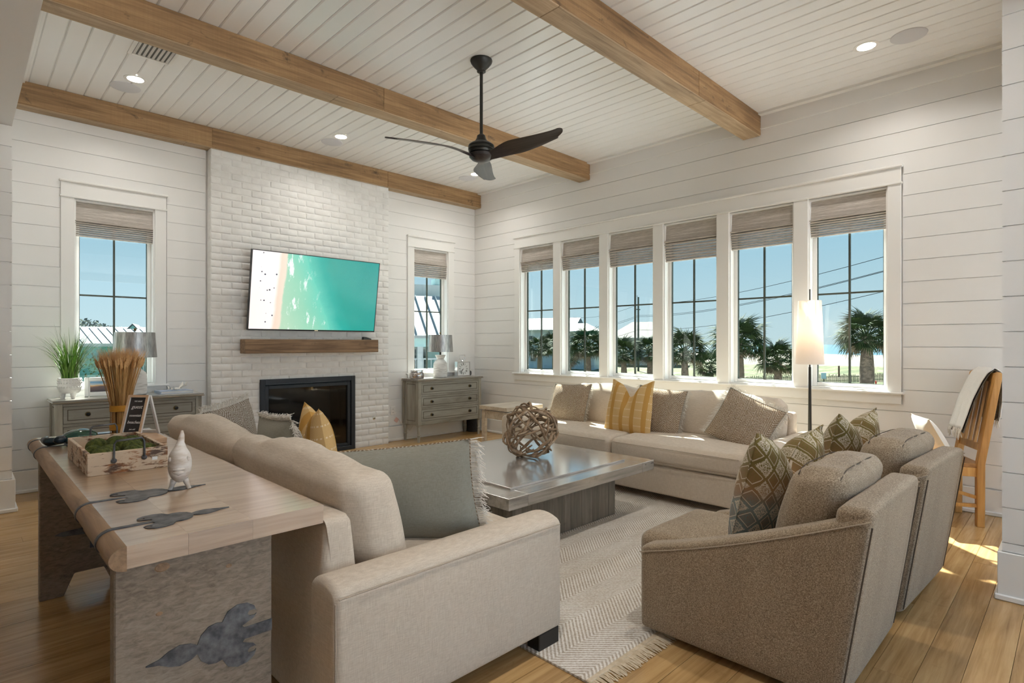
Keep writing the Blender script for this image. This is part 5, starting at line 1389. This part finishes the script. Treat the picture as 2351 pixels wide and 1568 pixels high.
bm_ = blade(); bm_.materials.append(BLADEM)
for a in (43, 162, 280): inst(bm_, 'blade', t, (0, 0, 0), (0, 0, R(a)))

# ---- wall plates on the right post
for i, z in enumerate((2.40, 2.68)): 
    pass

# ================================================================== outdoors
GZ = -3.4
g = MB().grid(lambda a, c: (-60 + 330 * a, -220 + 440 * c, GZ + (.5 * noise.noise(Vector((a * 20, c * 26, 0))) if a > .3 else 0)), 60, 60)
o_ = g.build('ground', LAWN); o_['kind'] = 'structure'; o_['label'] = 'dune grass and sand outside'
o_ = B(178, -1500, GZ - .5, 3000, 1500, GZ - .2).build('sea', SEA); o_['kind'] = 'structure'; o_['label'] = 'blue sea on the horizon'
o_ = B(36, -150, GZ - .3, 43, 160, GZ + .06).build('road', ROADM); o_['kind'] = 'structure'; o_['label'] = 'coast road outside'
o_ = MB().box(-16, -26, -.3, 8, -10.4, -.1).box(.15, -10.4, -.3, 8, -6.6, -.1).build('bounce_deck', DECKM); o_['kind'] = 'structure'; o_['label'] = 'pale deck added behind the camera to bounce sunlight indoors'  # unseen pale surface, added to throw sunlight up to the ceiling
CAMV = Vector((-5.751, -6.664, 1.34)); aa = R(45.4); FWV = Vector((math.cos(aa), math.sin(aa), 0)); RTV = Vector((math.sin(aa), -math.cos(aa), 0))


def at(px, py, t): return CAMV + FWV * t + RTV * ((px - 1175.5) / 1290 * t) + Vector((0, 0, (789 - py) / 1290 * t))


def frond_mesh(seed):
    rr = random.Random(seed); mb = MB(); mb.tube([(0, 0, 0), (.28, 0, .05), (.52, 0, .06)], [.016, .011, .008], 4, cap=False)
    n = 22
    for i in range(n):
        a = R(-105 + 210 * i / (n - 1)); L = .52 * (1 - .25 * abs(a) / 1.8) * rr.uniform(.85, 1.08); c = Vector((.50, 0, .06)); dr = Vector((math.cos(a), math.sin(a), 0)); p = Vector((-dr.y, dr.x, 0))
        dz = .10 * (1 - abs(a) / 1.9); w = .020
        q0 = c + dr * .03; q1 = c + dr * L * .55 + Vector((0, 0, dz * .3 - .02)); q2 = c + dr * L + Vector((0, 0, -.16 * rr.uniform(.6, 1.4)))
        mb.add([q0 - p * .006, q0 + p * .006, q1 + p * w, q1 - p * w, q2], [(0, 1, 2, 3), (3, 2, 4)])
    return mb.mesh('frond')


FM = [frond_mesh(k) for k in range(4)]
FD = [m.copy() for m in FM[:2]]
for m in FM: m.materials.append(PALMF)
for m in FD: m.materials.append(PALMD)


def palm(label, px, py, t_, rad, nf, seed, trunk=.13):
    rr = random.Random(seed); c = at(px, py, t_); th = thing('palm_tree', label, 'palm', (c.x, c.y, GZ - .1), group='palms outside the windows'); hz = c.z - GZ + .1
    MB().tube([(0, 0, 0), (.04, .02, hz * .4), (.02, 0, hz * .8), (0, 0, hz)], [trunk * 1.2, trunk, trunk * 1.05, trunk * .7], 10).build('trunk', PALMT, th, smooth=60)
    for k in range(nf):
        z = 1 - 1.75 * (k + .5) / nf; az = k * 2.39996 + rr.uniform(-.25, .25); el_ = math.asin(max(-1, min(1, z * .98)))
        dead = z < -.52; me = rr.choice(FD if dead else FM); s_ = rad * rr.uniform(.86, 1.1) * (.85 if dead else 1)
        inst(me, 'frond', th, (0, 0, hz - .04), (rr.uniform(-.5, .5), -el_, az), (s_, s_, s_))
    return th


random.seed(61)
for k, a in enumerate([
    ('small palm seen in the first of the six windows, at its left', 1238, 800, 33, 1.0, 34), ('small palm at the right side of the first of the six windows', 1272, 792, 36, 1.25, 34),
    ('palm filling the lower right of the second of the six windows', 1350, 795, 26, 1.15, 42), ('low palm at the left of the second of the six windows', 1306, 822, 29, .85, 30),
    ('palm at the left of the third of the six windows', 1432, 812, 25, 1.0, 40), ('palm at the right of the third of the six windows', 1492, 808, 25, .95, 40),
    ('round palm at the left of the fourth of the six windows', 1572, 806, 21, 1.1, 46), ('tall palm between the fourth and fifth of the six windows', 1698, 788, 17.5, 1.08, 52),
    ('short palm at the right of the fifth of the six windows', 1786, 828, 17.5, .82, 44), ('palm with a bare trunk in the sixth of the six windows', 1990, 772, 17, 1.0, 54),
    ('dark palm low behind the fourth of the six windows', 1632, 842, 24, .9, 32)]): palm(*a, seed=100 + k, trunk=.19 if k == 9 else .13)


def foliage(label, name, px, py, t_, rx, rz, n, seed, mat=TREEM):
    rr = random.Random(seed); c = at(px, py, t_); th = thing(name, label, 'tree', (c.x, c.y, GZ)); hz = c.z - GZ
    MB().tube([(0, 0, 0), (0, 0, hz)], [.3, .15], 7).build('trunk', PALMT, th)
    mb = MB()
    for k in range(n):
        p = Vector((rr.gauss(0, 1), rr.gauss(0, 1), rr.gauss(0, 1))).normalized() * rr.random() ** .33; p = Vector((p.x * rx, p.y * rx, hz + p.z * rz)); s_ = rr.uniform(.25, .5) * rx * .16
        u = Vector((rr.gauss(0, 1), rr.gauss(0, 1), rr.gauss(0, 1))).normalized(); w = u.orthogonal().normalized(); mb.add([p - u * s_, p + w * s_ * .6, p + u * s_, p - w * s_ * .6], [(0, 1, 2, 3)])
    mb.build('crown', mat, th, kind='stuff'); return th


foliage('broad dark tree crown at far left through the left window', 'oak_tree', 192, 778, 62, 3.2, 2.2, 1500, 1)
foliage('dark tree crown left of the grey roof through the left window', 'oak_tree', 226, 772, 66, 2.2, 1.5, 1000, 2)
foliage('distant dark tree above the grey roof through the left window', 'oak_tree', 252, 772, 70, 2.4, 1.4, 1000, 3)
foliage('green shrub beside the teal house through the left window', 'shrub', 205, 838, 33, 1.3, .9, 500, 4, M('shrub leaves', (.05, .085, .02), (.12, .16, .035), (2, 2, 2), rough=.9))


def house(name, label, ctr, w, d, hwall, hroof, rz, wall, roof, wins, over=.4, hip=False, base=GZ):
    """box house, ridge along local x (gables on +-x) or hipped; local -y faces us"""
    t = thing(name, label, 'house', (ctr[0], ctr[1], base), rz); B(-w / 2, -d / 2, 0, w / 2, d / 2, hwall).build('wall', wall, t)
    a, b_ = w / 2 + over, d / 2 + over
    if hip: v = [(-a, -b_, hwall), (a, -b_, hwall), (a, b_, hwall), (-a, b_, hwall), (-w * .2, 0, hwall + hroof), (w * .2, 0, hwall + hroof)]; f = [(0, 1, 5, 4), (1, 2, 5), (2, 3, 4, 5), (3, 0, 4), (3, 2, 1, 0)]
    else: v = [(-a, -b_, hwall), (a, -b_, hwall), (a, b_, hwall), (-a, b_, hwall), (-a, 0, hwall + hroof), (a, 0, hwall + hroof)]; f = [(0, 1, 5, 4), (2, 3, 4, 5), (1, 2, 5), (3, 0, 4), (3, 2, 1, 0)]
    MB().add(v, f).build('roof', roof, t)
    if not hip:
        for i in range(int(2 * a / .45)):
            x = -a + .2 + i * .45; MB().tube([(x, -b_, hwall + .02), (x, 0, hwall + hroof + .02)], .022, 4).build('roof_seam', roof, t)
    B(-a, -b_ - .02, hwall - .18, a, -b_ + .05, hwall + .0).build('fascia', HTRIM, t)
    for (x, z, ww, hh) in wins:
        wn_ = B(x - ww / 2 - .08, -d / 2 - .05, z - .08, x + ww / 2 + .08, -d / 2 + .02, z + hh + .08).build('window', HTRIM, t); B(x - ww / 2, -d / 2 - .07, z, x + ww / 2, -d / 2 - .04, z + hh).build('pane', HGLASS, wn_)
    return t


def face(c): return math.atan2(c.y - CAMV.y, c.x - CAMV.x) - R(90)


c = at(262, 789, 36); house('teal_house', 'teal house with a grey metal roof through the left window', c, 5.0, 6, 4.75, .95, face(c) + R(12), TEAL, METALR, [(.2, 3.3, .7, 1.0), (1.4, 3.0, 1.0, 1.3)], .35)
c = at(318, 789, 46); h2 = house('teal_house', 'farther teal gabled house with a ribbed roof through the left window', c, 7.5, 6, 5.15, .95, face(c) - R(6), TEAL, METALR, [], .3)
MB().prism([(-.9, 5.1), (.9, 5.1), (0, 6.15)], 1, -3.5, 0).build('gable', TEAL, h2); MB().add([(-1.05, -3.7, 5.05), (0, -3.7, 6.28), (0, 0, 6.28), (-1.05, 0, 5.05), (1.05, -3.7, 5.05), (1.05, 0, 5.05)], [(0, 1, 2, 3), (1, 4, 5, 2)]).build('gable_roof', METALR, h2)
# neighbouring porch house through the narrow window
c = at(985, 789, 22); t = thing('porch_house', 'pale teal house with stacked porches through the narrow window', 'house', (c.x, c.y, GZ), face(c) + R(14))
B(-5, 1.6, 0, 2.4, 6, 6.1).build('wall', TEALP, t)
MB().prism([(-.5, 5.05), (1.75, 6.75), (1.75, 6.65), (-.5, 4.95)], 0, -5.4, 2.6).build('porch_roof', M('standing seam metal roof', (.26, .27, .27), rough=.6), t)  # one even grey for the seamed porch roof
for i in range(18): MB().tube([(-5.2 + .42 * i, -.5, 5.08), (-5.2 + .42 * i, 1.75, 6.78)], .022, 4).build('roof_seam', HTRIM, t)
B(-5.2, -.32, 4.62, 2.5, -.12, 4.98).build('porch_beam', TEALP, t); B(-5.2, -.4, 3.05, 2.5, 1.6, 3.32).build('porch_deck', HTRIM, t); B(-5.2, -.4, .5, 2.5, 1.6, .7).build('porch_deck', HTRIM, t)
for x in (-4.6, -3.1, -1.55, -.42, .62, 2.2):
    for z0, z1 in ((3.32, 4.62), (.7, 3.05)): B(x - .11, -.32, z0, x + .11, -.1, z1).build('porch_post', HTRIM, t)
for z in (3.42, 4.12, .85, 1.6): B(-5.1, -.25, z, 2.4, -.19, z + .06).build('porch_rail', HTRIM, t)
for i in range(48):
    for z0, z1 in ((3.45, 4.15), (.88, 1.62)): B(-5 + .152 * i, -.235, z0, -4.975 + .152 * i, -.205, z1).build('baluster', HTRIM, t)
for (x, z, ww, hh) in ((-.05, 3.35, .55, 1.15), (-1.0, 3.5, .7, .95), (1.4, 3.5, .7, 1.0), (-.2, .9, 1.2, 1.7), (-2.2, .9, 1.0, 1.7), (1.6, .9, 1.2, 1.7)):
    wn_ = B(x - ww / 2 - .07, 1.52, z - .06, x + ww / 2 + .07, 1.62, z + hh + .07).build('window', HTRIM, t); B(x - ww / 2, 1.49, z, x + ww / 2, 1.53, z + hh).build('pane', HGLASS, wn_)
MB().box(-1.2, 2.5, 6.0, -.5, 3.2, 7.75).box(.9, 2.5, 6.0, 1.5, 3.2, 7.6).build('chimney', TEALP, t); B(-4, 2.4, 6.1, 1.5, 5, 7.3).build('upper_storey', HTRIM, t)
# far beach houses
c = at(1252, 789, 112); house('beach_house', 'far blue-grey house with stacked balconies through the first of the six windows', c, 13, 9, 7.4, 2.4, face(c) - R(18), PALEH, METALB, [(-4.6, 4.2, 1.4, 2.2), (-1.5, 4.6, .7, 1.6), (.8, 4.6, .7, 1.6), (3.4, 4.6, .7, 1.6), (-4.6, 1.2, 1.4, 2.0), (-1.0, 1.4, 1.0, 1.8)], .7)
c = at(1332, 789, 104); hb = house('beach_house', 'far house wing with a white hipped roof through the second of the six windows', c, 6.2, 7, 7.0, 1.5, face(c) - R(10), PALEH, M('white metal roof', (.25, .26, .26), rough=.6), [(.4, 4.4, 1.5, 1.9), (-1.8, 4.4, .8, 1.6)], .9, True)
for x in (-2.9, -1.2, 1.7, 2.9): B(x - .14, -4.3, 0, x + .14, -4.0, 6.9).build('porch_post', HTRIM, hb)
B(-3.2, -4.3, 3.7, 3.2, -3.5, 4.0).build('balcony', HTRIM, hb)
c = at(1480, 789, 125); house('beach_house', 'far grey house with a pale tiled hip roof through the third of the six windows', c, 13.5, 10, 6.0, 3.6, face(c) - R(8), BEIGEH, TILER, [(-4.2, 3.9, 1.0, 1.5), (-.5, 3.9, 1.0, 1.5), (3.5, 3.9, 1.2, 1.5)], .9, True)
# utility poles and wires
P1 = at(1465.5, 789, 96); P2 = at(2035, 789, 42)
def upole(label, P, top, r):
    t = thing('utility_pole', label, 'pole', (P.x, P.y, GZ)); h = top - GZ; MB().tube([(0, 0, 0), (0, 0, h)], [r * 1.25, r], 10).build('pole', POLEM, t, smooth=60)
    B(-.5, -.06, h - 2.2, .5, .06, h - 2.05).build('crossarm', POLEM, t); MB().tube([(-.35, 0, h), (-.35, 0, h + .25)], .04, 6).build('insulator', POLEM, t); return t
z1 = at(1465.5, 682, 96).z; z2 = at(2035, 592, 42).z
upole('thin distant utility pole through the third of the six windows', P1, z1, .14); upole('utility pole at the right side of the sixth of the six windows', P2, z2, .15)
for k, (a0, a1, lb) in enumerate(((699, 588, 'highest'), (724, 620, 'second highest'), (727, 622, 'third highest'), (757, 668, 'lowest'))):
    p = at(1465.5, a0, 96); q = at(2035, a1, 42); e_ = q + (q - p) * .6; s_ = p + (p - q) * .9
    pts = []
    for (u, v) in ((s_, p), (p, q), (q, e_)):
        for i in range(14): s2 = i / 14; pts.append(u.lerp(v, s2) - Vector((0, 0, .9 * 4 * s2 * (1 - s2))))
    o_ = MB().tube(pts, .022, 4).build('power_line', WIREM); tag(o_, 'the %s of the four power lines across the windows' % lb, 'power line', 'power lines')
# dune fence, sign, posts
t = thing('dune_fence', 'thin wooden picket dune fence in the sixth of the six windows', 'fence', (0, 0, GZ)); random.seed(77)
fa, fb_ = at(1700, 789, 62), at(2120, 789, 70)
for i in range(190):
    p = fa.lerp(fb_, i / 189); hh = random.uniform(.95, 1.2); B(p.x - .025, p.y - .025, 0, p.x + .025, p.y + .025, hh).build('picket', POLEM, t)
for z in (.4, .85): MB().tube([(fa.x, fa.y, z), (fb_.x, fb_.y, z)], .02, 4).build('wire', WIREM, t)
p = at(1891, 789, 60); t = thing('beach_sign', 'small pale blue sign on a post in the dune grass', 'sign', (p.x, p.y, GZ), face(p)); B(-.05, -.04, 0, .05, .04, 1.6).build('post', POLEM, t); B(-.24, -.07, 1.0, .24, -.04, 1.62).build('panel', SIGNB, t)
p = at(1926, 789, 80); o_ = MB().tube([(0, 0, 0), (0, 0, 1.6)], .12, 8).build('beach_post', M('brown post', (.13, .08, .05), rough=.9), None, loc=(p.x, p.y, GZ)); tag(o_, 'short brown post in the dunes beyond the blue sign', 'post')
p = at(2011, 789, 52); o_ = MB().tube([(0, 0, 0), (0, 0, 1.3)], .07, 8).build('marker_post', REDP, None, loc=(p.x, p.y, GZ)); tag(o_, 'thin red marker post right of the palm trunk', 'post')
t = thing('guard_rail', 'pale road guard rail low in the first of the six windows', 'guard rail', (0, 0, GZ)); ga, gb_ = at(1195, 789, 56), at(1330, 789, 64)
for i in range(14): p = ga.lerp(gb_, i / 13); B(p.x - .07, p.y - .07, 0, p.x + .07, p.y + .07, .8).build('post', POLEM, t)
MB().tube([(ga.x, ga.y, 1.0), (gb_.x, gb_.y, 1.0)], .14, 6).build('rail', METALR, t)
